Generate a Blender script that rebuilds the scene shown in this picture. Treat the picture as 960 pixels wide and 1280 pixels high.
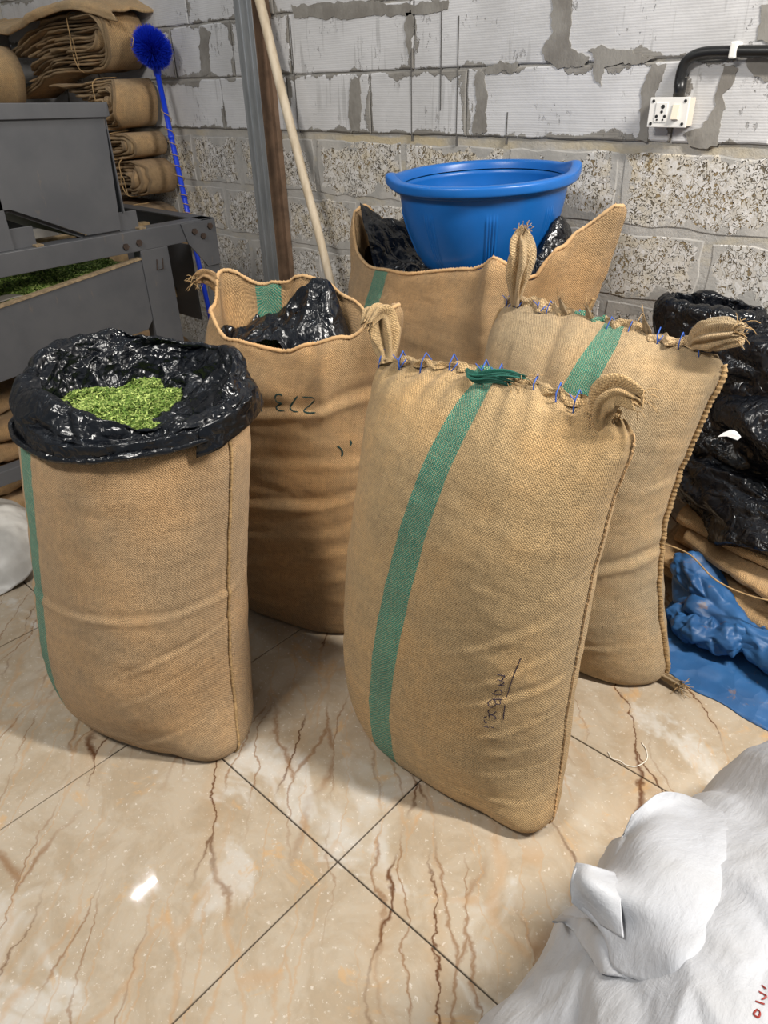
import bpy, bmesh, math, random
import numpy as np
from mathutils import Vector, Matrix
from mathutils.bvhtree import BVHTree
from mathutils.geometry import tessellate_polygon

for o in list(bpy.data.objects): bpy.data.objects.remove(o)
SC = bpy.context.scene
COL = SC.collection
R = math.radians

# ------------------------------------------------------------------ camera
CAM_H = 1.364
FPX = 892.694
M = np.array([[0.73642746, -0.33360098, 0.5885448],
              [0.67596164, 0.39807402, -0.6201717],
              [-0.02739451, 0.85454518, 0.5186541]])
cd = bpy.data.cameras.new('camera'); cam = bpy.data.objects.new('camera', cd); COL.objects.link(cam)
cd.sensor_width = 36; cd.lens = FPX / 1280 * 36; cd.clip_start = 0.02
cam.matrix_world = Matrix.Translation((0, 0, CAM_H)) @ Matrix(M.tolist()).to_4x4()
SC.camera = cam

# ------------------------------------------------------------------ world, lamps, exposure
w = bpy.data.worlds.new('world'); SC.world = w; w.use_nodes = True
w.node_tree.nodes['Background'].inputs[0].default_value = (0.86, 0.93, 1.0, 1)
w.node_tree.nodes['Background'].inputs[1].default_value = 0.24
vs = SC.view_settings
vs.view_transform = 'Standard'; vs.look = 'None'; vs.gamma = 1; vs.use_curve_mapping = False; vs.exposure = 0.0

def area(name, loc, target, sx, sy, power, color=(1, 1, 1), spin=0):
    l = bpy.data.lights.new(name, 'AREA'); l.shape = 'RECTANGLE'; l.size = sx; l.size_y = sy
    l.energy = power; l.color = color
    o = bpy.data.objects.new(name, l); COL.objects.link(o); o.location = loc
    d = Vector(target) - Vector(loc)
    o.rotation_euler = d.to_track_quat('-Z', 'Y').to_euler()
    if spin: o.rotation_euler.rotate_axis('Z', spin)
    return o
# LED battens of the store room, all above the frame
area('tube_lamp', (-3.69, 1.15, 4.0), (-3.69, 1.15, 0), 0.022, 0.42, 9, (0.93, 0.97, 1.0))
area('ceiling_lamp', (0.70, 1.50, 2.55), (-0.7, 0.9, 0), 0.12, 0.9, 100, (1.0, 0.95, 0.88))
area('front_lamp', (-1.3, -0.8, 3.0), (-1.6, 1.5, 0.6), 0.9, 0.4, 60, (1.0, 0.96, 0.9))

# ------------------------------------------------------------------ helpers
rng = np.random.default_rng(7)
_T = rng.random((64, 64, 64)).astype(np.float32)
def vnoise(x, y, z=0.0):
    x, y, z = np.broadcast_arrays(np.asarray(x, float), np.asarray(y, float), np.asarray(z, float))
    xi = np.floor(x).astype(int); yi = np.floor(y).astype(int); zi = np.floor(z).astype(int)
    fx = x - xi; fy = y - yi; fz = z - zi
    fx = fx**3*(fx*(fx*6-15)+10); fy = fy**3*(fy*(fy*6-15)+10); fz = fz**3*(fz*(fz*6-15)+10)
    def t(a, b, c): return _T[(xi+a) & 63, (yi+b) & 63, (zi+c) & 63]
    r = 0
    for a in (0, 1):
        for b in (0, 1):
            for c in (0, 1):
                r = r + t(a, b, c)*(fx if a else 1-fx)*(fy if b else 1-fy)*(fz if c else 1-fz)
    return r*2-1
def fbm(x, y, z=0.0, o=4, ridge=False):
    r = 0; a = 1.0; s = 0
    for k in range(o):
        n = vnoise(x*2**k+k*7.3, y*2**k+k*3.1, z*2**k+k*5.7)
        if ridge: n = 1-2*np.abs(n)
        r = r+a*n; s += a; a *= 0.5
    return r/s
def facet(x, y, seed=0, px=0, jit=.33):
    """height of a randomly creased sheet: linear interpolation over a warped triangle lattice -> flat facets, sharp creases.
    px: period along x (0 = none)"""
    x, y = np.broadcast_arrays(np.asarray(x, float), np.asarray(y, float))
    if not px:
        x, y = x+jit*1.6*vnoise(x*.8+seed, y*.8, seed+.5), y+jit*1.6*vnoise(x*.8, y*.8+seed, seed+7.5)
    else:
        a = 2*math.pi*x/px; q = px/6.28*.8
        x, y = x+jit*1.6*vnoise(np.cos(a)*q+seed, np.sin(a)*q, y*.8), y+jit*1.6*vnoise(np.cos(a)*q, np.sin(a)*q+seed, y*.8+5)
    xi = np.floor(x).astype(int); yi = np.floor(y).astype(int); fx = x-xi; fy = y-yi; sd = int(seed*13) & 63
    def h(i, j):
        if px: i = i % px
        return _T[i & 63, j & 63, sd]
    flip = ((xi+yi) & 1) == 1
    # lower/upper triangles of each cell, diagonal alternating
    a, b, c, d = h(xi, yi), h(xi+1, yi), h(xi, yi+1), h(xi+1, yi+1)
    t1 = np.where(fx+fy < 1, a+(b-a)*fx+(c-a)*fy, d+(c-d)*(1-fx)+(b-d)*(1-fy))
    t2 = np.where(fx > fy, a+(b-a)*fx+(d-b)*fy, a+(c-a)*fy+(d-c)*fx)
    return np.where(flip, t1, t2)*2-1
def sstep(a, b, x):
    t = np.clip((np.asarray(x, float)-a)/(b-a), 0, 1); return t*t*(3-2*t)
def gauss(x, c, w): return np.exp(-((x-c)/w)**2)

def link(name, mesh, mat=None, parent=None, smooth=True):
    o = bpy.data.objects.new(name, mesh); COL.objects.link(o)
    if mat is not None:
        if not mesh.materials: mesh.materials.append(mat)
    if parent is not None: o.parent = parent
    return o
def tag(o, label, cat, group=None, kind=None):
    o['label'] = label
    if cat: o['category'] = cat
    if group: o['group'] = group
    if kind: o['kind'] = kind
    return o
def thing(name, label, cat, loc=(0, 0, 0), rz=0, group=None):
    o = bpy.data.objects.new(name, None); COL.objects.link(o); o.location = loc; o.rotation_euler = (0, 0, rz)
    o.empty_display_size = 0.05
    return tag(o, label, cat, group)
def struct(o): o['kind'] = 'structure'; return o

def mesh_np(name, V, F, uv=None, smooth=True):
    """V (n,3); F (m,k) index array with k = 3 or 4; uv (n,2) per vertex"""
    V = np.asarray(V, np.float32); F = np.asarray(F, np.int32)
    me = bpy.data.meshes.new(name)
    k = F.shape[1]
    me.vertices.add(len(V)); me.vertices.foreach_set('co', V.ravel())
    me.loops.add(F.size); me.loops.foreach_set('vertex_index', F.ravel())
    me.polygons.add(len(F)); me.polygons.foreach_set('loop_start', np.arange(0, F.size, k, dtype=np.int32))
    me.polygons.foreach_set('use_smooth', np.full(len(F), smooth))
    if uv is not None:
        l = me.uv_layers.new(name='UVMap'); l.data.foreach_set('uv', np.asarray(uv, np.float32)[F.ravel()].ravel())
    me.update(calc_edges=True); me.validate(clean_customdata=False)
    return me
def grid_faces(nr, nc, wrap=False):
    i = np.arange(nr-1)[:, None]; j = np.arange(nc if wrap else nc-1)[None, :]
    j2 = (j+1) % nc
    a = i*nc+j; b = i*nc+j2; c = (i+1)*nc+j2; d = (i+1)*nc+j
    return np.stack([a, b, c, d], -1).reshape(-1, 4)
def grid_mesh(name, P, U=None, wrap=False, smooth=True):
    nr, nc = P.shape[:2]
    if wrap and U is not None:      # duplicate seam column so that the uv does not run backwards
        P = np.concatenate([P, P[:, :1]], 1); U = np.asarray(U)
        nc += 1; wrap = False
    return mesh_np(name, P.reshape(-1, 3), grid_faces(nr, nc, wrap), None if U is None else U.reshape(-1, 2), smooth)
class MB:
    """collects pieces that become ONE mesh"""
    def __init__(s): s.V = []; s.F = []; s.n = 0
    def add(s, V, F):
        V = np.asarray(V, float)
        s.V.append(V)
        for f in F: s.F.append(tuple(int(i)+s.n for i in f))
        s.n += len(V); return s
    def box(s, x0, x1, y0, y1, z0, z1, mat=None):
        V = np.array([(x, y, z) for x in (x0, x1) for y in (y0, y1) for z in (z0, z1)], float)
        if mat is not None: V = V@np.asarray(mat)[:3, :3].T+np.asarray(mat)[:3, 3]
        return s.add(V, [(0, 1, 3, 2), (4, 6, 7, 5), (0, 4, 5, 1), (2, 3, 7, 6), (0, 2, 6, 4), (1, 5, 7, 3)])
    def tube(s, pts, r, n=8, closed=False):
        P = np.asarray(pts, float); m = len(P); r = np.broadcast_to(np.asarray(r, float), (m,))
        T = np.gradient(P, axis=0); T /= np.linalg.norm(T, axis=1)[:, None]+1e-12
        up = np.array([0, 0, 1.0]) if abs(T[0, 2]) < .9 else np.array([1.0, 0, 0])
        A = np.cross(T[0], up); A /= np.linalg.norm(A)
        V = []
        for i in range(m):
            A = A-T[i]*(A@T[i]); A /= np.linalg.norm(A)+1e-12; B = np.cross(T[i], A)
            for k in range(n):
                a = 2*math.pi*k/n; V.append(P[i]+r[i]*(A*math.cos(a)+B*math.sin(a)))
        F = [(i*n+k, i*n+(k+1) % n, (i+1)*n+(k+1) % n, (i+1)*n+k) for i in range(m-1) for k in range(n)]
        F.append(tuple(range(n))[::-1]); F.append(tuple((m-1)*n+k for k in range(n)))
        return s.add(V, F)
    def grid(s, P):
        nr, nc = P.shape[:2]; return s.add(P.reshape(-1, 3), grid_faces(nr, nc))
    def prism(s, poly, axis, a, b):
        """poly of 2-D points extruded along axis 0/1/2 from a to b"""
        n = len(poly); V = []
        for h in (a, b):
            for p in poly:
                q = list(p); q.insert(axis, h); V.append(q)
        F = [tuple(range(n)), tuple(range(n, 2*n))[::-1]]+[(i, i+n, (i+1) % n+n, (i+1) % n) for i in range(n)]
        return s.add(V, F)
    def build(s, name, mat, parent=None, smooth=False, bevel=0, seg=2):
        me = bpy.data.meshes.new(name); me.from_pydata(np.concatenate(s.V).tolist(), [], s.F)
        if bevel or True:
            bm = bmesh.new(); bm.from_mesh(me); bmesh.ops.recalc_face_normals(bm, faces=bm.faces)
            if bevel: bmesh.ops.bevel(bm, geom=list(bm.edges), offset=bevel, segments=seg, affect='EDGES', profile=0.6)
            bm.to_mesh(me); bm.free()
        for p in me.polygons: p.use_smooth = smooth
        return link(name, me, mat, parent)

def cr(tab, n, dense=12):
    """Catmull-Rom through the rows of a table, resampled evenly along its length"""
    T = np.asarray(tab, float); m = len(T)
    E = np.vstack([2*T[0]-T[1], T, 2*T[-1]-T[-2]])
    out = []
    for i in range(m-1):
        p0, p1, p2, p3 = E[i], E[i+1], E[i+2], E[i+3]
        for t in np.linspace(0, 1, dense, endpoint=False):
            out.append(.5*((2*p1)+(-p0+p2)*t+(2*p0-5*p1+4*p2-p3)*t*t+(-p0+3*p1-3*p2+p3)*t**3))
    out.append(T[-1]); D = np.array(out)
    d = np.concatenate([[0], np.cumsum(np.linalg.norm(np.diff(D, axis=0), axis=1))]); d /= d[-1]
    s = np.linspace(0, 1, n)
    return np.stack([np.interp(s, d, D[:, k]) for k in range(D.shape[1])], 1)

def normals(P, wrap=True):
    du = (np.roll(P, -1, 1)-np.roll(P, 1, 1)) if wrap else np.gradient(P, axis=1)
    dv = np.gradient(P, axis=0)
    N = np.cross(du, dv); L = np.linalg.norm(N, axis=2, keepdims=True)
    return N/np.maximum(L, 1e-9)

def loft(rows, nrow=220, nth=260, ez=None):
    """rows: (z, sL, sR, nc, tf, tb, e).  x = s (along the sack's width), y = -n (n = towards its front).
    theta 0 is the right seam, pi/2 the front, pi the left seam.  returns P, UV, theta"""
    r = cr(rows, nrow)
    th = np.linspace(0, 2*math.pi, nth, endpoint=False)
    c, s = np.cos(th), np.sin(th)
    e = r[:, 6:7]
    a = (r[:, 2:3]-r[:, 1:2])/2; mid = (r[:, 2:3]+r[:, 1:2])/2
    X = mid+a*np.sign(c)*np.abs(c)**e
    t = np.where(s > 0, r[:, 4:5], r[:, 5:6])
    Nn = r[:, 3:4]+t*np.sign(s)*np.abs(s)**(e*0.5+0.5)
    Z = np.broadcast_to(r[:, 0:1], X.shape)
    P = np.stack([X, -Nn, Z], -1)
    k = int(np.argmax(a[:, 0]+t.max(1)*0.5))
    ring = P[k]; seg = np.linalg.norm(np.roll(ring, -1, 0)-ring, axis=1)
    u = np.concatenate([[0], np.cumsum(seg)])
    v = np.concatenate([[0], np.cumsum(np.linalg.norm(np.diff(P[:, nth//4], axis=0), axis=1))])
    UV = np.stack(np.broadcast_arrays(u[None, :], v[:, None]), -1).copy()
    return P, UV, th

# ------------------------------------------------------------------ materials
class NT:
    def __init__(s, name):
        s.m = bpy.data.materials.new(name); s.m.use_nodes = True; s.t = s.m.node_tree
        s.b = s.t.nodes['Principled BSDF']
    def n(s, typ, ins=None, **at):
        nd = s.t.nodes.new('ShaderNode'+typ)
        for k, v in at.items(): setattr(nd, k, v)
        for k, v in (ins or {}).items():
            if isinstance(v, bpy.types.NodeSocket): s.t.links.new(v, nd.inputs[k])
            else: nd.inputs[k].default_value = v
        return nd
    def set(s, **k):
        for a, v in k.items():
            i = s.b.inputs[a.replace('_', ' ')]
            if isinstance(v, bpy.types.NodeSocket): s.t.links.new(v, i)
            else: i.default_value = v
    def math(s, op, a, b=0.0, c=None, clamp=False):
        nd = s.n('Math', {0: a, 1: b}, operation=op, use_clamp=clamp)
        if c is not None:
            if isinstance(c, bpy.types.NodeSocket): s.t.links.new(c, nd.inputs[2])
            else: nd.inputs[2].default_value = c
        return nd.outputs[0]
    def noise(s, vec, scale, detail=3, rough=.55, dist=0.0, out=0):
        return s.n('TexNoise', {'Vector': vec, 'Scale': scale, 'Detail': detail, 'Roughness': rough, 'Distortion': dist}).outputs[out]
    def ramp(s, f, stops, interp='LINEAR'):
        nd = s.n('ValToRGB', {0: f}); cr_ = nd.color_ramp; cr_.interpolation = interp
        while len(cr_.elements) < len(stops): cr_.elements.new(0.5)
        for e, (p, c) in zip(cr_.elements, stops):
            e.position = p; e.color = (c, c, c, 1) if not hasattr(c, '__len__') else (*c, 1)
        return nd.outputs[0]
    def mix(s, f, a, b, mode='MIX'):
        nd = s.n('Mix', data_type='RGBA', blend_type=mode)
        for i, v in ((0, f), (6, a), (7, b)):
            if isinstance(v, bpy.types.NodeSocket): s.t.links.new(v, nd.inputs[i])
            else: nd.inputs[i].default_value = v if not hasattr(v, '__len__') else (*v, 1)[:4]
        return nd.outputs[2]
    def maprange(s, f, a, b, c=0.0, d=1.0, smooth=True):
        return s.n('MapRange', {0: f, 1: a, 2: b, 3: c, 4: d}, interpolation_type='SMOOTHSTEP' if smooth else 'LINEAR').outputs[0]
    def bump(s, h, strength=1.0, dist=0.002, normal=None):
        i = {'Height': h, 'Strength': strength, 'Distance': dist}
        if normal is not None: i['Normal'] = normal
        return s.n('Bump', i).outputs[0]
    def geo(s): return s.n('NewGeometry').outputs[0]
    def uv(s): return s.n('TexCoord').outputs[2]
    def obj(s): return s.n('TexCoord').outputs[3]
    def scale(s, vec, sc, loc=(0, 0, 0), rot=(0, 0, 0)):
        return s.n('Mapping', {0: vec, 1: loc, 2: rot, 3: sc}).outputs[0]
    def sep(s, vec):
        o = s.n('SeparateXYZ', {0: vec}).outputs; return o[0], o[1], o[2]

def burlap(name, base=(0.47, 0.31, 0.155), stripes=(), weave=0.0050, dark=0.0, grey=0.0, green=(0.018, 0.215, 0.15)):
    m = NT(name); uv = m.uv(); g = m.geo()
    u, v, _ = m.sep(uv)
    wob = m.noise(uv, 14, 2); wob2 = m.noise(m.scale(uv, (1, 1, 1), (5, 3, 0)), 15, 2)
    uu = m.math('ADD', u, m.math('MULTIPLY', wob, 0.012)); vv = m.math('ADD', v, m.math('MULTIPLY', wob2, 0.012))
    k = 2*math.pi/weave
    # threads: irregular thickness
    tj = m.noise(m.scale(uv, (260, 9, 1)), 1, 1); tk = m.noise(m.scale(uv, (9, 260, 1)), 1, 1)
    su = m.math('SINE', m.math('MULTIPLY', uu, k)); sv = m.math('SINE', m.math('MULTIPLY', vv, k))
    over = m.math('MULTIPLY', su, sv)                                   # plain weave over/under
    lum = m.math('ADD', m.math('MULTIPLY', m.math('POWER', m.math('ABSOLUTE', su), .7), tj), m.math('MULTIPLY', m.math('ABSOLUTE', sv), tk))
    fine = m.noise(uv, 520, 2, .7); mid = m.noise(uv, 60, 3, .6); big = m.noise(g, 5, 4, .6)
    slub = m.noise(m.scale(uv, (55, 420, 1)), 1, 2, .6); slub2 = m.noise(m.scale(uv, (420, 55, 1), (3, 3, 0)), 1, 2, .6)
    h = m.math('ADD', m.math('MULTIPLY', lum, 0.50), m.math('MULTIPLY', over, 0.38))
    h = m.math('ADD', h, m.math('MULTIPLY', m.math('ADD', slub, slub2), 0.55))
    h = m.math('ADD', h, m.math('ADD', m.math('MULTIPLY', fine, 0.75), 0.17))
    val = m.maprange(h, 0.95, 1.70, 0.52, 1.34, False)
    val = m.math('MULTIPLY', val, m.maprange(big, 0.3, 0.7, 0.85, 1.12))
    val = m.math('MULTIPLY', val, m.maprange(mid, 0.3, 0.7, 0.92, 1.08))
    c = m.mix(m.maprange(big, 0.35, 0.7), base, (base[0]*1.02, base[1]*0.93, base[2]*0.82))
    # dark flecks of bark fibre
    fl = m.maprange(m.noise(m.scale(uv, (170, 90, 1), (9, 1, 0)), 1, 2, .6), 0.67, 0.73)
    c = m.mix(m.math('MULTIPLY', fl, 0.75), c, (base[0]*.34, base[1]*.28, base[2]*.22))
    lf = m.maprange(m.noise(m.scale(uv, (60, 170, 1), (2, 8, 0)), 1, 2, .6), 0.70, 0.76)
    c = m.mix(m.math('MULTIPLY', lf, 0.5), c, (base[0]*1.5, base[1]*1.55, base[2]*1.7))
    stain = m.maprange(m.noise(g, 3.1, 3, .6, 0.4), 0.52, 0.72)
    c = m.mix(m.math('MULTIPLY', stain, 0.30+dark), c, (base[0]*.62, base[1]*.52, base[2]*.40))
    for (u0, u1, sl) in stripes:
        uw = m.math('ADD', m.math('ADD', u, m.math('MULTIPLY', v, sl)), m.math('MULTIPLY', m.math('SUBTRACT', fine, 0.5), 0.006))
        a = m.math('MULTIPLY', m.math('GREATER_THAN', uw, u0), m.math('LESS_THAN', uw, u1))
        thr = m.maprange(h, 1.35, 1.62, 1.0, 0.35)                      # bare threads show through the dye
        diag = m.math('SINE', m.math('MULTIPLY', m.math('ADD', uu, vv), k*.5))
        gr = m.mix(m.maprange(diag, -1, 1), green, (green[0]*2.2, green[1]*1.35, green[2]*1.4))
        c = m.mix(m.math('MULTIPLY', a, thr), c, gr)
    c = m.mix(1.0, c, m.n('CombineXYZ', {0: val, 1: val, 2: val}).outputs[0], 'MULTIPLY')
    m.set(Base_Color=c, Roughness=0.93, Specular_IOR_Level=0.15)
    m.set(Normal=m.bump(h, 1.0, 0.0022))
    m.b.inputs['Sheen Weight'].default_value = 0.12
    return m.m

def plastic_black(name, rough=0.3, col=(0.004, 0.005, 0.0075)):
    m = NT(name); p = m.obj()
    d = m.n('TexNoise', {'Vector': p, 'Scale': 9, 'Detail': 3, 'Roughness': .6}).outputs[1]
    q = m.n('VectorMath', {0: p, 1: m.n('VectorMath', {0: d, 1: (.10, .10, .10)}, operation='MULTIPLY').outputs[0]}, operation='ADD').outputs[0]
    r1 = m.math('ABSOLUTE', m.math('SUBTRACT', m.noise(q, 13, 1, .5, .6), .5)); r2 = m.math('ABSOLUTE', m.math('SUBTRACT', m.noise(q, 34, 1, .5, .5), .5))
    h = m.math('ADD', m.math('MULTIPLY', r1, 1.0), m.math('MULTIPLY', r2, .4)); f = m.noise(q, 130, 2)
    h = m.math('ADD', h, m.math('MULTIPLY', f, 0.03))
    m.set(Base_Color=(*col, 1), Roughness=m.maprange(m.noise(p, 25, 3), .3, .7, rough*.75, rough*1.35), Specular_IOR_Level=0.55,
          Normal=m.bump(h, 0.8, 0.022))
    return m.m

def simple(name, col, rough=0.5, metal=0.0, noise=0.0, scale=20, bump=0.0, spec=0.5, col2=None, sheen=0):
    m = NT(name); p = m.obj()
    c = (*col, 1)
    if noise or col2:
        n = m.noise(p, scale, 4, .6)
        c2 = col2 or tuple(x*(1-noise) for x in col)
        c = m.mix(m.maprange(n, .35, .65), col, c2)
    m.set(Base_Color=c, Roughness=rough, Metallic=metal, Specular_IOR_Level=spec)
    if bump: m.set(Normal=m.bump(m.noise(p, scale*2, 3), 1.0, bump))
    return m.m

def px_ray(px, py): 
    d = M@np.array([px-480, 640-py, -FPX]); return d/np.linalg.norm(d)
def at_plane(px, py, y=None, z=None, x=None):
    d = px_ray(px, py)
    t = (y/d[1]) if y is not None else ((z-CAM_H)/d[2] if z is not None else x/d[0])
    return np.array([0, 0, CAM_H])+d*t
exec_parts = []
#@@PART floor
# ------------------------------------------------------------------ floor: marble tiles 0.6 m
def marble():
    m = NT('marble_tile'); g = m.geo()
    rot = R(42.5)
    # rows of the tile pattern run away from the camera
    p = m.n('VectorRotate', {'Vector': g, 'Angle': -rot}, rotation_type='Z_AXIS').outputs[0]   # y' = along the veins
    warp = m.n('TexNoise', {'Vector': p, 'Scale': 5.5, 'Detail': 5, 'Roughness': .62}).outputs[1]
    ws = m.n('VectorMath', {0: m.n('VectorMath', {0: warp, 1: (.5, .5, .5)}, operation='SUBTRACT').outputs[0], 1: (.11, .12, 0)}, operation='MULTIPLY').outputs[0]
    q = m.n('VectorMath', {0: p, 1: ws}, operation='ADD').outputs[0]
    def veins(sc, loc, w):
        v = m.n('TexVoronoi', {'Vector': m.scale(q, (sc, sc*.17, 0.0001), loc), 'Scale': 1.0, 'Randomness': 1.0}, feature='DISTANCE_TO_EDGE').outputs[0]
        return m.maprange(v, 0.0, w, 1.0, 0.0)
    big = m.noise(g, 3.0, 5, .6); bl = m.noise(g, 9.0, 5, .65, .6); fine = m.noise(g, 60, 4, .7)
    c = m.mix(m.maprange(bl, .38, .64), (0.44, 0.375, 0.29), (0.36, 0.29, 0.205))
    c = m.mix(m.maprange(m.noise(m.scale(g, (1, 1, 1), (4, 9, 0)), 4.5, 4, .6, .5), .56, .66), c, (0.52, 0.49, 0.44))
    c = m.mix(m.math('MULTIPLY', m.maprange(m.noise(m.scale(g, (1, 1, 1), (14, 3, 0)), 7, 6, .7, .8), .57, .68), .6), c, (0.55, 0.33, 0.14))
    c = m.mix(m.math('MULTIPLY', m.maprange(m.noise(g, 95, 3, .7), .60, .70), .5), c, (0.80, 0.75, 0.68))
    c = m.mix(m.math('MULTIPLY', m.maprange(fine, .35, .65), .22), c, (0.48, 0.36, 0.24))
    br1 = m.maprange(m.noise(q, 2.3, 2), .44, .56); br2 = m.maprange(m.noise(m.scale(q, (1, 1, 1), (7, 7, 0)), 2.6, 2), .42, .58)
    halo = m.math('MULTIPLY', veins(4.2, (0, 0, 0), .11), br1)
    c = m.mix(m.math('MULTIPLY', halo, .20), c, (0.42, 0.24, 0.09))
    c = m.mix(m.math('MULTIPLY', m.math('MULTIPLY', veins(4.2, (0, 0, 0), .014), br1), .95), c, (0.11, 0.045, 0.018))
    c = m.mix(m.math('MULTIPLY', m.math('MULTIPLY', veins(9.0, (3, 1, 0), .028), br2), .7), c, (0.22, 0.11, 0.045))
    c = m.mix(m.math('MULTIPLY', m.math('MULTIPLY', veins(14.0, (5, 2, 0), .04), m.math('SUBTRACT', 1.0, br1)), .4), c, (0.45, 0.27, 0.13))
    m.set(Base_Color=c, Roughness=m.maprange(m.noise(g, 20, 4), .3, .7, 0.03, 0.07), Specular_IOR_Level=0.35)
    m.set(Normal=m.bump(m.noise(g, 7, 2), 0.04, 0.003))
    return m.m
MARBLE = marble()
GROUT = simple('grout', (0.07, 0.055, 0.04), 0.9)
fl = MB().box(-5.2, 2.2, -2.4, 2.32, -0.05, -0.004).build('floor', GROUT); struct(fl)
T = 0.6; G = 0.0016; tx0 = -0.690; ty0 = 0.5565
bm = bmesh.new(); bmesh.ops.create_cube(bm, size=1)
bmesh.ops.scale(bm, vec=(T-2*G, T-2*G, 0.010), verts=bm.verts); bmesh.ops.translate(bm, vec=(0, 0, -0.005), verts=bm.verts)
bmesh.ops.bevel(bm, geom=list(bm.edges), offset=0.0012, segments=1, affect='EDGES')
tme = bpy.data.meshes.new('tile'); bm.to_mesh(tme); bm.free(); tme.materials.append(MARBLE)
for i in range(-8, 5):
    for j in range(-5, 3):
        x = tx0+(i+.5)*T; y = ty0+(j+.5)*T
        if y > 2.3: continue
        link('tile', tme, None, fl).location = (x, y, 0)

#@@PART wall
# ------------------------------------------------------------------ block wall
WY = 2.3
def mortar_mat():
    m = NT('mortar'); g = m.geo()
    c = m.mix(m.maprange(m.noise(g, 7, 5, .65), .35, .65), (0.36, 0.35, 0.33), (0.46, 0.44, 0.41))
    c = m.mix(m.math('MULTIPLY', m.maprange(m.noise(m.scale(g, (1, 1, 3)), 5, 4), .55, .7), .6), c, (0.48, 0.42, 0.30))
    z = m.math('ADD', m.sep(g)[2], m.math('MULTIPLY', m.math('SUBTRACT', m.noise(g, 8, 4, .7), .5), .05))
    band = m.math('MULTIPLY', m.maprange(z, 1.145, 1.155), m.maprange(z, 1.172, 1.182, 1.0, 0.0))
    c = m.mix(m.math('MULTIPLY', band, m.maprange(m.noise(g, 4, 3), .40, .6, .1, .8)), c, (0.52, 0.43, 0.27))
    m.set(Base_Color=c, Roughness=0.95, Specular_IOR_Level=0.15, Normal=m.bump(m.noise(g, 60, 5, .7), .8, .004)); return m.m
MORTAR = mortar_mat()
def uvs_edge(m):
    """distance to the nearest edge of a block: uv = metres from lower left, uv2 = metres from upper right"""
    a = m.n('UVMap', uv_map='UVMap').outputs[0]; b = m.n('UVMap', uv_map='far').outputs[0]
    x, y, _ = m.sep(a); x2, y2, _ = m.sep(b)
    return m.math('MINIMUM', x, x2), m.math('MINIMUM', y, y2)
def white_block_mat():
    m = NT('white_block'); g = m.geo(); ex, ez = uvs_edge(m)
    rnd = m.n('ObjectInfo').outputs[5]
    sh = m.n('VectorMath', {0: g, 1: m.n('CombineXYZ', {0: m.math('MULTIPLY', rnd, 7.0), 1: 0.0, 2: m.math('MULTIPLY', rnd, 9.0)}).outputs[0]}, operation='ADD').outputs[0]
    n1 = m.noise(m.scale(sh, (1.0, 1, .55)), 11, 6, .68); n2 = m.noise(sh, 3.2, 3, .6)
    d = m.math('ADD', m.math('MINIMUM', ex, m.math('MULTIPLY', ez, 1.5)), m.math('MULTIPLY', m.math('SUBTRACT', n1, 0.5), -0.15))
    d = m.math('ADD', d, m.math('MULTIPLY', m.math('SUBTRACT', n2, 0.5), -0.16))
    smear = m.maprange(d, 0.002, 0.006, 1.0, 0.0)
    # fine saw lines across the face
    _, _, z = m.sep(g)
    saw = m.math('SINE', m.math('MULTIPLY', m.math('ADD', z, m.math('MULTIPLY', m.noise(g, 3, 2), .01)), 2*math.pi/0.0072))
    base = m.mix(m.maprange(m.noise(g, 4, 5, .6), .3, .7), (0.62, 0.615, 0.62), (0.50, 0.495, 0.495))
    base = m.mix(m.maprange(saw, .2, 1.0, 0.0, .16), base, (0.42, 0.42, 0.44))
    pits = m.maprange(m.noise(m.scale(sh, (60, 20, 26)), 1, 4, .7), .60, .64)
    pits = m.math('MULTIPLY', pits, m.maprange(m.noise(sh, 6, 2), .50, .60))
    base = m.mix(m.math('MULTIPLY', pits, .6), base, (0.23, 0.22, 0.21))
    streak = m.math('MULTIPLY', m.maprange(m.noise(m.scale(sh, (40, 20, 3.0)), 1, 3, .6), .56, .63), m.maprange(m.noise(sh, 3.0, 1), .47, .60))
    base = m.mix(m.math('MULTIPLY', streak, .55), base, (0.36, 0.355, 0.35))
    mc = m.mix(m.maprange(m.noise(g, 9, 5, .65), .35, .65), (0.22, 0.205, 0.185), (0.30, 0.285, 0.26))
    c = m.mix(smear, base, mc)
    m.set(Base_Color=c, Roughness=0.92, Specular_IOR_Level=0.2)
    h = m.math('ADD', m.math('MULTIPLY', smear, 1.2), m.math('MULTIPLY', m.noise(g, 70, 4, .7), .35))
    h = m.math('SUBTRACT', m.math('ADD', h, m.math('MULTIPLY', saw, .05)), m.math('MULTIPLY', pits, .8))
    m.set(Normal=m.bump(h, .9, .003)); return m.m
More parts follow.
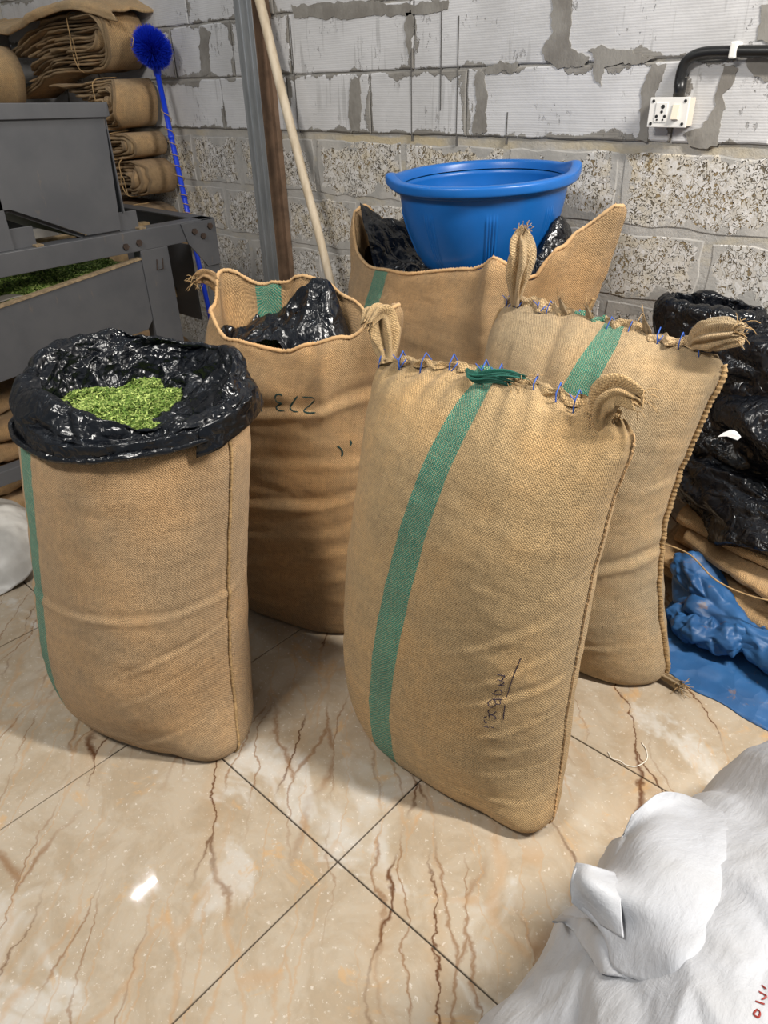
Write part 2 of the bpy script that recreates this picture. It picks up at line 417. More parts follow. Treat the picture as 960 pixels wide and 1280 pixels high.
def worm_block_mat():
    m = NT('porous_block'); g = m.geo(); ex, ez = uvs_edge(m)
    rnd = m.n('ObjectInfo').outputs[5]
    off = m.n('CombineXYZ', {0: m.math('MULTIPLY', rnd, 11.0), 1: 0.0, 2: m.math('MULTIPLY', rnd, 5.0)}).outputs[0]
    sh = m.n('VectorMath', {0: g, 1: off}, operation='ADD').outputs[0]
    n1 = m.noise(sh, 9, 5, .65)
    d = m.math('ADD', m.math('MINIMUM', ex, ez), m.math('MULTIPLY', m.math('SUBTRACT', n1, 0.5), -0.24))
    smear = m.maprange(d, 0.014, 0.020, 1.0, 0.0)
    a = m.noise(m.scale(sh, (1.0, 1, .8)), 84, 0.0, .45, 1.2)
    ridge = m.math('ABSOLUTE', m.math('SUBTRACT', a, 0.5))
    cut = m.noise(m.scale(sh, (1, 1, 1), (3, 0, 8)), 42, 1, .5)
    worm = m.math('MULTIPLY', m.maprange(ridge, 0.022, 0.055, 1.0, 0.0), m.maprange(cut, .38, .46))
    holes = m.maprange(m.noise(m.scale(sh, (1, 1, 1), (6, 0, 2)), 75, 1, .5), .66, .70)
    w = m.math('MAXIMUM', worm, holes)
    w = m.math('MULTIPLY', w, m.math('SUBTRACT', 1.0, smear))
    tint = m.maprange(m.noise(g, 2.6, 3), .42, .62)
    base = m.mix(tint, (0.56, 0.545, 0.52), (0.60, 0.53, 0.41))
    base = m.mix(m.maprange(m.noise(sh, 30, 3), .4, .65), base, (0.66, 0.64, 0.62))
    base = m.mix(m.math('MULTIPLY', m.maprange(a, .50, .62), .35), base, (0.42, 0.37, 0.29))
    hol = m.mix(m.maprange(m.noise(sh, 8, 3), .4, .6), (0.14, 0.12, 0.09), (0.27, 0.20, 0.11))
    c = m.mix(w, base, hol)
    mc = m.mix(m.maprange(m.noise(g, 9, 5, .65), .35, .65), (0.36, 0.35, 0.33), (0.46, 0.44, 0.41))
    c = m.mix(smear, c, mc)
    m.set(Base_Color=c, Roughness=0.95, Specular_IOR_Level=0.12)
    h = m.math('SUBTRACT', m.math('MULTIPLY', m.noise(g, 90, 3, .7), .25), m.math('MULTIPLY', w, 1.6))
    m.set(Normal=m.bump(h, 1.0, .006)); return m.m
WB, PB = white_block_mat(), worm_block_mat()
wall = MB().box(-5.2, 2.2, WY+0.0015, WY+0.2, -0.05, 4.0).build('wall_back', MORTAR); struct(wall)
def block(x0, x1, z0, z1, mat, proud=0.0):
    """front face toward -y, irregular arris, a few millimetres proud of the mortar bed"""
    rr = random.Random(int((x0*91+z0*37)*1000))
    nx = max(2, int((x1-x0)/0.05)); nz = 4
    ring = [(x0+(x1-x0)*i/nx, z0) for i in range(nx)]+[(x1, z0+(z1-z0)*i/nz) for i in range(nz)] + \
           [(x1-(x1-x0)*i/nx, z1) for i in range(nx)]+[(x0, z1-(z1-z0)*i/nz) for i in range(nz)]
    jj = .0055 if mat is PB else .002
    jit = [(x+rr.uniform(-jj, jj), z+rr.uniform(-jj, jj)) for x, z in ring]
    cx, cz = (x0+x1)/2, (z0+z1)/2
    yb, y1, y0 = WY+0.01, WY-0.001-proud, WY-0.004-proud
    V = [(x, yb, z) for x, z in jit]+[(x, y1, z) for x, z in jit]+[(x+(.005 if x < cx else -.005), y0, z+(.005 if z < cz else -.005)) for x, z in jit]
    n = len(ring)
    F = [(i, (i+1) % n, n+(i+1) % n, n+i) for i in range(n)]+[(n+i, n+(i+1) % n, 2*n+(i+1) % n, 2*n+i) for i in range(n)]
    V.append((cx, y0, cz))
    F += [(2*n+i, 2*n+(i+1) % n, 3*n) for i in range(n)]
    me = bpy.data.meshes.new('block'); me.from_pydata(V, [], F)
    bm = bmesh.new(); bm.from_mesh(me); bmesh.ops.recalc_face_normals(bm, faces=bm.faces); bm.to_mesh(me); bm.free()
    a = me.uv_layers.new(name='UVMap'); b = me.uv_layers.new(name='far')
    for l in me.loops:
        v = me.vertices[l.vertex_index].co
        a.data[l.index].uv = (v.x-x0, v.z-z0); b.data[l.index].uv = (x1-v.x, z1-v.z)
    return link('concrete_block', me, mat, wall)
J = 0.005
white1 = [-5.2, -4.6, -4.05, -3.72, -3.12, -2.66, -2.18, -1.72, -0.975, -0.70, -0.10, 0.5, 1.1, 1.7, 2.2]
white2 = [-5.2, -4.75, -4.2, -3.46, -3.0, -2.62, -1.96, -1.35, -0.42, 0.2, 0.8, 1.4, 2.2]
white3 = [-5.2, -4.4, -3.8, -3.3, -2.7, -2.1, -1.5, -0.9, -0.3, 0.3, 0.9, 1.5, 2.2]
low = [[-5.2, -4.8, -4.3, -3.9, -3.42, -3.05, -2.52, -2.02, -1.55, -1.12, -0.60, -0.1, 0.3, 0.8, 1.3, 1.8, 2.2],
       [-5.2, -4.6, -4.1, -3.62, -3.2, -2.75, -2.28, -1.8, -1.32, -0.81, -0.35, 0.1, 0.55, 1.0, 1.6, 2.2]]
zc = [(1.182, 1.383, white1), (1.391, 1.592, white2), (1.600, 1.80, white3)]
for k, z in enumerate((1.81, 2.02, 2.23, 2.44, 2.65, 2.86, 3.07, 3.28, 3.49, 3.7)): zc.append((z, z+.2, (white2, white3)[k % 2]))
for z0, z1, xs in zc:
    for a, b in zip(xs, xs[1:]): block(a+J*.6, b-J*.6, z0, z1, WB, 0.003)
for k, (z0, z1) in enumerate([(0.943, 1.150), (0.720, 0.920), (0.497, 0.699), (0.274, 0.476), (0.05, 0.253)]):
    xs = low[k % 2]
    for a, b in zip(xs, xs[1:]): block(a+.011, b-.011, z0, z1, PB, -0.003)
# trowelled mortar smears lying over the blocks
def smear(poly, y=WY-0.010, seed=1, n=22):
    P = np.array([at_plane(px, py, y=WY-0.009)[[0, 2]] for px, py in poly])
    Pc = np.vstack([P, P[:1]]); d = np.concatenate([[0], np.cumsum(np.linalg.norm(np.diff(Pc, axis=0), axis=1))])
    s = np.linspace(0, d[-1], 150, endpoint=False)
    Q = np.stack([np.interp(s, d, Pc[:, 0]), np.interp(s, d, Pc[:, 1])], 1)
    Q += 0.006*np.stack([vnoise(s*30, seed), vnoise(s*30, seed+9)], 1)+0.0035*np.stack([vnoise(s*95, seed), vnoise(s*95, seed+9)], 1)
    m_ = len(Q)
    if np.sum(Q[:, 0]*np.roll(Q[:, 1], -1)-np.roll(Q[:, 0], -1)*Q[:, 1]) > 0: Q = Q[::-1]
    V = [(a_, y+.005, b_) for a_, b_ in Q]+[(a_, y+.0002, b_) for a_, b_ in Q]
    tri = tessellate_polygon([[Vector((a_, b_, 0)) for a_, b_ in Q]])
    F = [(i, (i+1) % m_, m_+(i+1) % m_, m_+i) for i in range(m_)]
    for t3 in tri:
        p, q, r_ = (Q[k] for k in t3); cw = (q[0]-p[0])*(r_[1]-p[1])-(q[1]-p[1])*(r_[0]-p[0])
        F.append(tuple(m_+k for k in (t3 if cw > 0 else t3[::-1])))
    me = bpy.data.meshes.new('mortar_smear'); me.from_pydata(V, [], F)
    return link('mortar_smear', me, SMEAR, wall)
def smear_mat():
    m = NT('mortar_smear'); g = m.geo()
    c = m.mix(m.maprange(m.noise(g, 8, 5, .65), .35, .65), (0.20, 0.185, 0.165), (0.28, 0.265, 0.24))
    m.set(Base_Color=c, Roughness=0.9, Specular_IOR_Level=0.2, Normal=m.bump(m.noise(m.scale(g, (1, 1, .5)), 55, 4, .7), .7, .003)); return m.m
SMEAR = smear_mat()
for i, pl in enumerate([
    [(688, -5), (714, -5), (712, 30), (712, 62), (735, 72), (732, 84), (712, 82), (700, 84), (682, 76), (680, 58), (692, 40)],
    [(738, 62), (755, 57), (775, 60), (800, 66), (820, 72), (806, 78), (780, 78), (757, 84), (751, 108), (744, 104), (742, 82)],
    [(596, 88), (606, 90), (608, 140), (610, 162), (600, 167), (590, 163), (594, 130), (592, 110)],
    [(606, 84), (625, 78), (648, 80), (646, 88), (620, 92), (606, 90)],
    [(814, 84), (832, 82), (826, 100), (818, 118), (812, 150), (808, 176), (796, 178), (800, 140), (804, 110)],
    [(906, 78), (922, 80), (918, 100), (906, 118), (904, 150), (896, 180), (862, 184), (858, 170), (876, 160), (892, 130), (900, 104)],
    [(930, 76), (965, 72), (965, 102), (944, 96)],
    [(365, 8), (420, 2), (520, 4), (560, -2), (560, 12), (500, 20), (440, 22), (400, 24), (366, 20)],
    [(438, 98), (448, 94), (451, 130), (449, 163), (438, 166), (436, 130)],
    [(250, 32), (262, 40), (262, 92), (252, 94), (250, 60)],
    [(952, 10), (968, 0), (968, 55), (950, 48)],
    [(506, 14), (516, 12), (516, 56), (512, 70), (508, 52)],
]): smear(pl, seed=i+3)
# scored plumb lines in the white blocks
SCORE = simple('score_dark', (0.10, 0.095, 0.09), 0.95)
for (x0, y0, x1, y1) in [(573, 20, 574, 182), (513, 55, 519, 176), (363, 22, 376, 165), (635, 140, 635, 180), (553, 15, 553, 138), (515, 0, 514, 20)]:
    a = at_plane(x0, y0, y=WY); b = at_plane(x1, y1, y=WY)
    MB().box(-.0016, .0016, WY-0.0092, WY+.004, b[2], a[2], np.array([[1, 0, 0, (a[0]+b[0])/2], [0, 1, 0, 0], [0, 0, 1, 0]])).build('score_line', SCORE, wall)
# cream mortar band between the two kinds of block
lw = MB().box(-5.5, -5.2, -2.4, 2.3, -0.05, 4.0).build('wall_left', MORTAR); struct(lw)

#@@PART sacks
# ------------------------------------------------------------------ jute sacks
YARN = simple('jute_yarn', (0.46, 0.30, 0.14), 0.95, noise=.35, scale=90)
BLUE = simple('blue_thread', (0.03, 0.10, 0.42), 0.6)
INK = simple('green_black_ink', (0.006, 0.035, 0.03), 0.8)
PEN = simple('pen_ink', (0.028, 0.016, 0.03), 0.8)
def sack_body(parent, rows, mat, disp=None, nrow=230, nth=280, name='sack_cloth', corner=None):
    P, UV, th = loft(rows, nrow, nth)
    if corner is not None:
        z_ = P[..., 2].copy(); P = corner(P, th); dz = P[..., 2]-z_; UV[:, :-1, 1] += dz; UV[:, -1, 1] += dz[:, 0]
    Nm = normals(P)
    if disp is not None:
        d = disp(P, UV[:, :-1], th)
        P = P+Nm*d[..., None]
        P[..., 2] = np.maximum(P[..., 2], 0.0)
    o = link(name, grid_mesh(name, P, UV, wrap=True), mat, parent)
    return o, P, UV, th
def lean(root, lx, ly):
    """the whole sack leans: shear every mesh under root by its height"""
    for o in root.children_recursive:
        me = o.data; co = np.empty(len(me.vertices)*3, np.float32); me.vertices.foreach_get('co', co); co = co.reshape(-1, 3)
        co[:, 0] += lx*co[:, 2]; co[:, 1] += ly*co[:, 2]; me.vertices.foreach_set('co', co.ravel()); me.update()
def folds(P, UV, seed=0.0, A=1.0):
    x, y, z = P[..., 0], P[..., 1], P[..., 2]
    d = 0.010*fbm(x*3.2+seed, y*3.2, z*2.2+seed, 3)
    d += 0.0035*fbm(x*7+z*4+seed, y*7, z*22, 3)
    d += 0.0012*fbm(x*30, y*30+seed, z*34, 3)
    return d*A
def path_on(P, th, angle, r0=0.0, r1=1.0, n=80):
    """points on a displaced loft at a given theta from row fraction r0 to r1"""
    j = int(round(angle/(2*math.pi)*len(th))) % len(th); i = np.linspace(r0*(len(P)-1), r1*(len(P)-1), n)
    i0 = np.clip(i.astype(int), 0, len(P)-2); f = (i-i0)[:, None]
    return P[i0, j]*(1-f)+P[i0+1, j]*f
def seam_cord(pts, out, parent, r=0.0045, mat=None, name='side_seam', seed=3, step=0.008):
    """a corded, over-stitched seam running along pts; out = outward direction"""
    pts = np.asarray(pts, float); out = np.asarray(out, float); out = out/np.linalg.norm(out)
    d = np.concatenate([[0], np.cumsum(np.linalg.norm(np.diff(pts, axis=0), axis=1))])
    n = int(d[-1]/0.004); s = np.linspace(0, d[-1], n)
    Q = np.stack([np.interp(s, d, pts[:, k]) for k in range(3)], 1)
    Q = Q+out*0.003
    mb = MB(); mb.tube(Q, r*(1+.22*np.sin(s*2*math.pi/step)+.2*vnoise(s*60, seed)), 7)
    T_ = np.gradient(Q, axis=0); T_ /= np.linalg.norm(T_, axis=1)[:, None]
    B = np.cross(T_, out)
    rr = random.Random(seed)
    for k in range(2, n-3, 3):       # whip stitches
        p = Q[k]; a = p-B[k]*r*1.5-out*.002+T_[k]*.003; b = p+out*r*1.15; c = p+B[k]*r*1.5-out*.002-T_[k]*.003
        mb.tube([a, b, c], .0011, 4)
    return mb.build(name, mat or YARN, parent, smooth=True)
def ear(pts, radii, mat, parent, lobes=7, seed=1, name='gathered_ear', frays=9, nth=64, n=46, flat=1.0):
    """a pinched, pleated corner of cloth: lobed tube along a bent path that flares to a ragged end"""
    tab = np.column_stack([np.asarray(pts, float), np.asarray(radii, float)])
    c = cr(tab, n); P0 = c[:, :3]; r = c[:, 3]
    T_ = np.gradient(P0, axis=0); T_ /= np.linalg.norm(T_, axis=1)[:, None]
    A = np.cross(T_[0], [0.3, 0.9, 0.2]); A /= np.linalg.norm(A)
    th = np.linspace(0, 2*math.pi, nth, endpoint=False); rows = []
    for i in range(n):
        A = A-T_[i]*(A@T_[i]); A /= np.linalg.norm(A); B = np.cross(T_[i], A)
        k = i/(n-1)
        lob = 1+0.30*np.sin(th*lobes+k*1.6+seed)*sstep(0, .25, k)+.22*np.sin(th*(lobes-3)+seed*2.1-k*2)+.14*vnoise(np.cos(th)*3+seed, np.sin(th)*3, k*5)
        lob = np.clip(lob, .35, None)
        rag = (0.012*vnoise(th*4, seed)+0.004)*sstep(.85, 1, k)
        rows.append(P0[i]+r[i]*(np.cos(th)*lob)[:, None]*A+r[i]*flat*(np.sin(th)*lob)[:, None]*B+T_[i]*rag[:, None])
    # turn the mouth inwards so that it reads as hollow folded cloth
    last = np.array(rows[-1]); cen = last.mean(0)
    for f, dpt in ((.8, .004), (.5, .012), (.15, .018)): rows.append(cen+(last-cen)*f-T_[-1]*dpt)
    P = np.array(rows)
    U = np.zeros((len(rows), nth+1, 2)); U[..., 0] = np.linspace(0, .2, nth+1)[None]; U[..., 1] = np.linspace(0, .15, len(rows))[:, None]
    o = link(name, grid_mesh(name, P, U, wrap=True), mat, parent)
    rr = random.Random(seed*7+1); mb = MB()
    for k in range(frays):
        b = last[rr.randrange(nth)]; d = T_[-1]*rr.uniform(.3, 1)+np.array([rr.uniform(-.8, .8) for _ in range(3)]); d /= np.linalg.norm(d)
        L = rr.uniform(.012, .034); g = np.array([0, 0, -1.])*rr.uniform(.2, .9)
        mb.tube([b, b+d*L*.4, b+d*L*.7+g*L*.12, b+d*L+g*L*.4], .0007, 4)
    if frays: mb.build('frayed_thread', YARN, o, smooth=True)
    return o
def top_hem(pts, nfront, mat, parent, seed=1, h=0.020, amp=0.006, name='sewn_hem', th=0.005, u0=0.0):
    """closed mouth of the sack: two puckered cloth edges rolled together along pts"""
    pts = cr(np.asarray(pts, float), 260); s = np.concatenate([[0], np.cumsum(np.linalg.norm(np.diff(pts, axis=0), axis=1))])
    nf = np.asarray(nfront, float); m = 26; P = np.zeros((260, m+1, 3)); U = np.zeros((260, m+1, 2))
    for j in range(m+1):
        a = math.pi*1.0*j/m                                            # over the top from front to back
        prof_n = math.cos(a); prof_z = math.sin(a)
        puck = amp*(vnoise(s*42, seed, j*.10)+.6*np.sin(s*2*math.pi/.047+1.5*vnoise(s*9, seed)))
        hh = h*(.62+.38*vnoise(s*26, seed+4)+.25*vnoise(s*75, seed+8, j*.1)); hh = np.clip(hh, .006, None)
        off = prof_n*(th+.35*puck+.0028*vnoise(s*90, j*.3, seed))+.6*puck
        P[:, j] = pts+nf*off[:, None]+np.array([0, 0, 1.])*(prof_z*hh-.006*(1-prof_z))[:, None]
        U[:, j, 0] = s+u0; U[:, j, 1] = a*.012
    return link(name, grid_mesh(name, P, U), mat, parent), pts, s
def blue_stitches(pts, s, where, nf, parent, seed=1, size=.017):
    nf = np.asarray(nf, float); rr = random.Random(seed)
    for q in where:
        i = int(np.clip(q, 0, .999)*(len(pts)-1)); p = pts[i]; t = pts[min(i+4, len(pts)-1)]-pts[max(i-4, 0)]; t /= np.linalg.norm(t)
        sl = rr.uniform(-.008, .008); mb = MB()
        up = np.array([0, 0, 1.])
        k = size*rr.uniform(.8, 1.25)
        mb.tube([p+nf*.010-up*k+t*sl, p+nf*.0125-up*k*.3+t*sl*.5, p+nf*.012+up*.008, p+up*.022, p-nf*.012+up*.006-t*sl, p-nf*.01-up*.01-t*sl], .0013, 6)
        if rr.random() < .25:
            a = rr.uniform(.012, .02)
            mb.tube([p+nf*.012-up*k*.8, p+nf*.0135-up*.003+t*a*.5, p+nf*.011+up*.010+t*a], .0012, 6)
        if rr.random() < .35: mb.tube([p+nf*.012, p+nf*.02+up*.01+t*.004, p+nf*.022+up*.02-t*.008], .0009, 5)
        mb.build('blue_stitch', BLUE, parent, smooth=True)
def trace_on(bodyobj, parent, strokes, width, mat, name, lift=.0012):
    """handwriting: strokes given where they show in the photograph, laid on the cloth as thin ribbons of ink"""
    me = bodyobj.data; mw = Matrix.Translation(parent.location) @ parent.rotation_euler.to_matrix().to_4x4()
    inv = mw.inverted()
    bvh = BVHTree.FromPolygons([v.co[:] for v in me.vertices], [p.vertices[:] for p in me.polygons])
    o = inv @ Vector((0, 0, CAM_H)); mb = MB()
    for st in strokes:
        st = np.asarray(st, float)
        st = cr(st, max(6, int(np.linalg.norm(np.diff(st, axis=0), axis=1).sum()/1.2))) if len(st) > 2 else np.linspace(st[0], st[-1], 14)
        pts = []
        for px, py in st:
            d = (inv.to_3x3() @ Vector(px_ray(px, py))).normalized(); h = bvh.ray_cast(o, d)
            if h[0] is not None:
                nn = h[1] if h[1].dot(d) < 0 else -h[1]
                pts.append((np.array(h[0]), np.array(nn)))
        if len(pts) < 2: continue
        Q = np.array([a for a, _ in pts]); Nn = np.array([b for _, b in pts])
        T_ = np.gradient(Q, axis=0); B = np.cross(T_, Nn); B /= np.linalg.norm(B, axis=1)[:, None]+1e-9
        wd = width*(.85+.3*vnoise(np.arange(len(Q))*.4, 3.3))
        wd = wd*np.where((np.arange(len(Q)) == 0) | (np.arange(len(Q)) == len(Q)-1), .5, 1)
        G_ = np.stack([Q-B*wd[:, None]/2+Nn*lift*.4, Q+Nn*lift, Q+B*wd[:, None]/2+Nn*lift*.4], 1)
        mb.grid(G_)
    if mb.n: mb.build(name, mat, parent)

JUTE = burlap('burlap_folded', (0.47, 0.32, 0.17))
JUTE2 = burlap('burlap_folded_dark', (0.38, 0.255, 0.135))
# ---- front sack, centre
def build_front():
    t = thing('jute_sack', 'front-most closed jute sack, long green stripe, pen writing near its lower right', 'sack', (-0.705, 0.945, 0), R(1.5), 'filled jute sacks')
    rows = [(0.000, -.01, .02, 0, .01, .01, 1), (0.000, -.20, .21, 0, .08, .08, .9), (0.004, -.232, .262, 0, .118, .11, .85), (0.03, -.262, .283, 0, .145, .125, .82),
            (0.09, -.278, .283, .0, .160, .135, .8), (0.20, -.288, .274, 0, .172, .14, .78), (0.34, -.288, .268, .0, .176, .142, .78), (0.50, -.282, .266, 0, .168, .14, .78),
            (0.64, -.272, .268, 0, .150, .13, .8), (0.75, -.272, .275, -.005, .12, .11, .82), (0.83, -.272, .286, -.01, .085, .08, .85), (0.875, -.268, .284, -.01, .048, .045, .9), (0.898, -.255, .268, -.012, .012, .012, 1), (0.902, -.25, .262, -.012, .004, .004, 1)]
    mat = burlap('burlap_gold', (0.50, 0.35, 0.18), [(0.448, 0.514, 0.10)])
    UVw = {}
    def corner(P, th):
        # the lower right corner is pulled out to a point, the lower left one is round
        z = P[..., 2]; x = P[..., 0]
        P = P.copy()
        P[..., 2] += 0.02*sstep(-.12, -.27, x)*sstep(.12, 0, z)
        k = sstep(.16, .285, x)*sstep(.16, .0, z); P[..., 1] -= .045*k; P[..., 0] += .018*k
        P[..., 2] += -0.020*sstep(.05, .27, x)*sstep(.8, .9, z)-0.026*sstep(-.0, -.25, x)*sstep(.7, .9, z)
        return P
    def disp(P, UV, th):
        x, z = P[..., 0], P[..., 2]
        fr = sstep(.03, -.05, P[..., 1])
        d = folds(P, UV, 1.7, .8)
        # slanting creases running to the lower right corner, as the load pulls the cloth
        for (z0, sl, w, a) in ((.07, .12, .008, -.0035), (.115, .25, .010, -.004), (.165, .33, .012, -.004), (.21, .42, .010, -.003), (.27, .5, .012, -.0035), (.33, .55, .012, -.003), (.40, .6, .014, -.0025), (.47, .55, .012, -.002)):
            w = w*.6; a = a*.62*(.6+.8*vnoise(x*6, z0*40)); zz = z0+sl*(x-.05)+.014*vnoise(x*7, z0*30)
            d += a*gauss(z, zz, w)*sstep(-.02, .12, x)*fr+(-a*.9)*gauss(z, zz+w*1.9, w*1.1)*sstep(-.02, .12, x)*fr
        # puckers gathered under the sewn top
        d += .0035*np.sin(UV[..., 0]*2*math.pi/.05+2*vnoise(UV[..., 0]*8, 2.2))*sstep(.80, .89, z)*sstep(.905, .89, z)
        return d
    body, P, UV, th = sack_body(t, rows, mat, disp, corner=corner)
    body.name = 'sack_cloth'
    nf = (0, -1, 0)
    hem_pts = [(-.265, .012, .872), (-.16, .006, .888), (-.07, .012, .900), (0, .010, .903), (.08, .014, .899), (.16, .010, .893), (.255, .012, .882)]
    h, pts, s = top_hem(hem_pts, nf, mat, t, seed=2, h=.016, u0=.205)
    blue_stitches(pts, s, (.03, .13, .24, .36, .50, .56, .70, .79, .86, .94), nf, t, 3)
    knot = burlap('green_cloth', (0.05, 0.25, 0.19), [(0.0, .05, 0)])
    ear([(-.035, -.008, .905), (-.01, -.022, .902), (.025, -.018, .908), (.05, -.008, .903)], [.005, .008, .007, .004], knot, t, 9, 5, 'green_hem_knot', 10, 90, 50, .6)
    ear([(-.01, -.016, .905), (.015, -.022, .912), (.045, -.012, .918), (.075, .0, .915)], [.004, .007, .006, .003], knot, t, 8, 9, 'green_hem_knot', 8, 80, 40, .5)
    ear([(-.240, .01, .868), (-.250, .02, .888), (-.268, .03, .918), (-.282, .035, .948), (-.286, .02, .958), (-.280, -.005, .948)], [.014, .017, .025, .024, .018, .010], mat, t, 6, 2)
    ear([(.232, .008, .868), (.228, .0, .892), (.236, -.002, .918), (.258, -.004, .934), (.288, -.010, .930)], [.015, .016, .022, .019, .013], mat, t, 6, 4)
    seam_cord(path_on(P, th, 0.02, .12, .93, 90), (1, 0, 0), t, .0016, JUTE2)
    lean(t, .0, .085)
    trace_on(body, t, [
        [(651, 822), (640, 850), (633, 872)], [(631, 880), (629, 900)],
        [(621, 843), (632, 845)], [(631, 845), (627, 851)], [(622, 849), (630, 853), (624, 856)], [(623, 856), (631, 857)],
        [(617, 866), (622, 862), (627, 864), (626, 868), (619, 868), (615, 866)],
        [(615, 874), (628, 874)], [(615, 874), (610, 879), (614, 884), (620, 880), (618, 874)], [(625, 874), (625, 880), (620, 880)],
        [(612, 886), (610, 890), (615, 893), (620, 889)], [(612, 897), (611, 893), (618, 895), (620, 898), (617, 899)],
        [(605, 899), (606, 903), (609, 903)], [(605, 908), (611, 909)], [(614, 909), (617, 909)], [(608, 895), (605, 897)]], .0022, PEN, 'pen_writing')
    # row of light darning stitches near the foot
    return t
build_front()

#@@PART sackR
def build_right():
    t = thing('jute_sack', 'closed jute sack behind the front-most one, beside the black plastic and blue tarp', 'sack', (-0.735, 1.48, 0), R(0), 'filled jute sacks')
    rows = [(0.000, -.01, .02, 0, .01, .01, 1), (0.000, -.20, .24, 0, .09, .08, .9), (0.004, -.25, .30, 0, .125, .11, .85), (0.03, -.275, .318, 0, .145, .125, .82),
            (0.10, -.29, .300, 0, .160, .135, .8), (0.20, -.29, .275, 0, .168, .14, .78), (0.34, -.285, .25, 0, .168, .142, .78), (0.50, -.28, .245, 0, .158, .14, .78),
            (0.64, -.28, .265, 0, .148, .13, .8), (0.74, -.275, .285, 0, .128, .11, .82), (0.81, -.265, .30, 0, .095, .08, .85), (0.855, -.25, .30, 0, .050, .045, .9), (0.878, -.235, .285, 0, .012, .012, 1), (0.882, -.23, .28, 0, .004, .004, 1)]
    mat = burlap('burlap_pale', (0.46, 0.345, 0.205), [(0.36, 0.435, 0.06)])
    def corner(P, th):
        P = P.copy(); z = P[..., 2]; x = P[..., 0]
        P[..., 2] += 0.022*sstep(-.12, -.27, x)*sstep(.12, 0, z)
        P[..., 2] += -0.022*sstep(.0, .27, x)*sstep(.7, .9, z)-.02*sstep(-.05, .1, x)*sstep(.7, .9, z)*0
        return P
    def disp(P, UV, th):
        x, z = P[..., 0], P[..., 2]
        d = folds(P, UV, 5.1, .9)
        u = UV[..., 0]
        top = sstep(.62, .84, z)
        d += .007*top*vnoise(x*16+z*5, 3.3, z*3)+.0035*top*vnoise(x*45+z*6, 1.3, z*4)
        zz = .30+.35*(x-.05)+.01*vnoise(x*9, 2)
        fr = sstep(.03, -.05, P[..., 1])
        d += -.006*gauss(z, zz, .012)*fr+.006*gauss(z, zz+.022, .014)*fr
        for z0, sl in ((.10, .2), (.16, .3), (.22, .3), (.42, .4), (.5, .4)):
            zz = z0+sl*(x-.1)+.01*vnoise(x*8, z0*20)
            d += (-.0022*gauss(z, zz, .007)+.0018*gauss(z, zz+.012, .009))*fr*(.5+1.0*vnoise(x*7, z0*30))
        return d
    body, P, UV, th = sack_body(t, rows, mat, disp, corner=corner)
    nf = (0, -1, 0)
    hem_pts = [(-.245, .0, .885), (-.15, .0, .886), (-.05, .004, .875), (.06, -.004, .874), (.16, .0, .870), (.265, .002, .866)]
    h, pts, s = top_hem(hem_pts, nf, mat, t, seed=7, h=.024, amp=.009, u0=.165)
    blue_stitches(pts, s, (.03, .08, .20, .25, .40, .56, .66, .78, .88, .96), nf, t, 8)
    ear([(.225, .0, .868), (.24, -.006, .886), (.262, -.015, .898), (.292, -.02, .910), (.315, -.02, .915)], [.013, .020, .027, .025, .019], mat, t, 9, 6, frays=22, flat=.65)
    ear([(-.205, -.01, .885), (-.205, -.015, .915), (-.20, -.02, .96), (-.195, -.02, 1.0), (-.20, -.02, 1.04), (-.195, -.02, 1.055)], [.011, .014, .021, .024, .019, .009], mat, t, 7, 8, frays=16)
    for q in (.33, .47, .74): # little loose pleats standing out of the sewn edge
        p = pts[int(q*259)]
        ear([p, p+np.array([-.004, -.006, .014]), p+np.array([-.012, -.010, .034])], [.008, .010, .004], mat, t, 4, int(q*10), 'hem_pleat', 3, 24, 12, .4)
    seam_cord(path_on(P, th, 0.0, .13, .93, 110), (1, -.3, 0), t, .0065, step=.012)
    seam_cord(path_on(P, th, math.pi, .13, .93, 90), (-1, -.3, 0), t, .004)
    lean(t, -.015, .03)
    ear([(.285, -.01, .02), (.325, -.012, .022), (.365, -.016, .020)], [.014, .011, .012], mat, t, 5, 9, 'frayed_corner', 26, 32, 16, .7)
    return t
build_right()

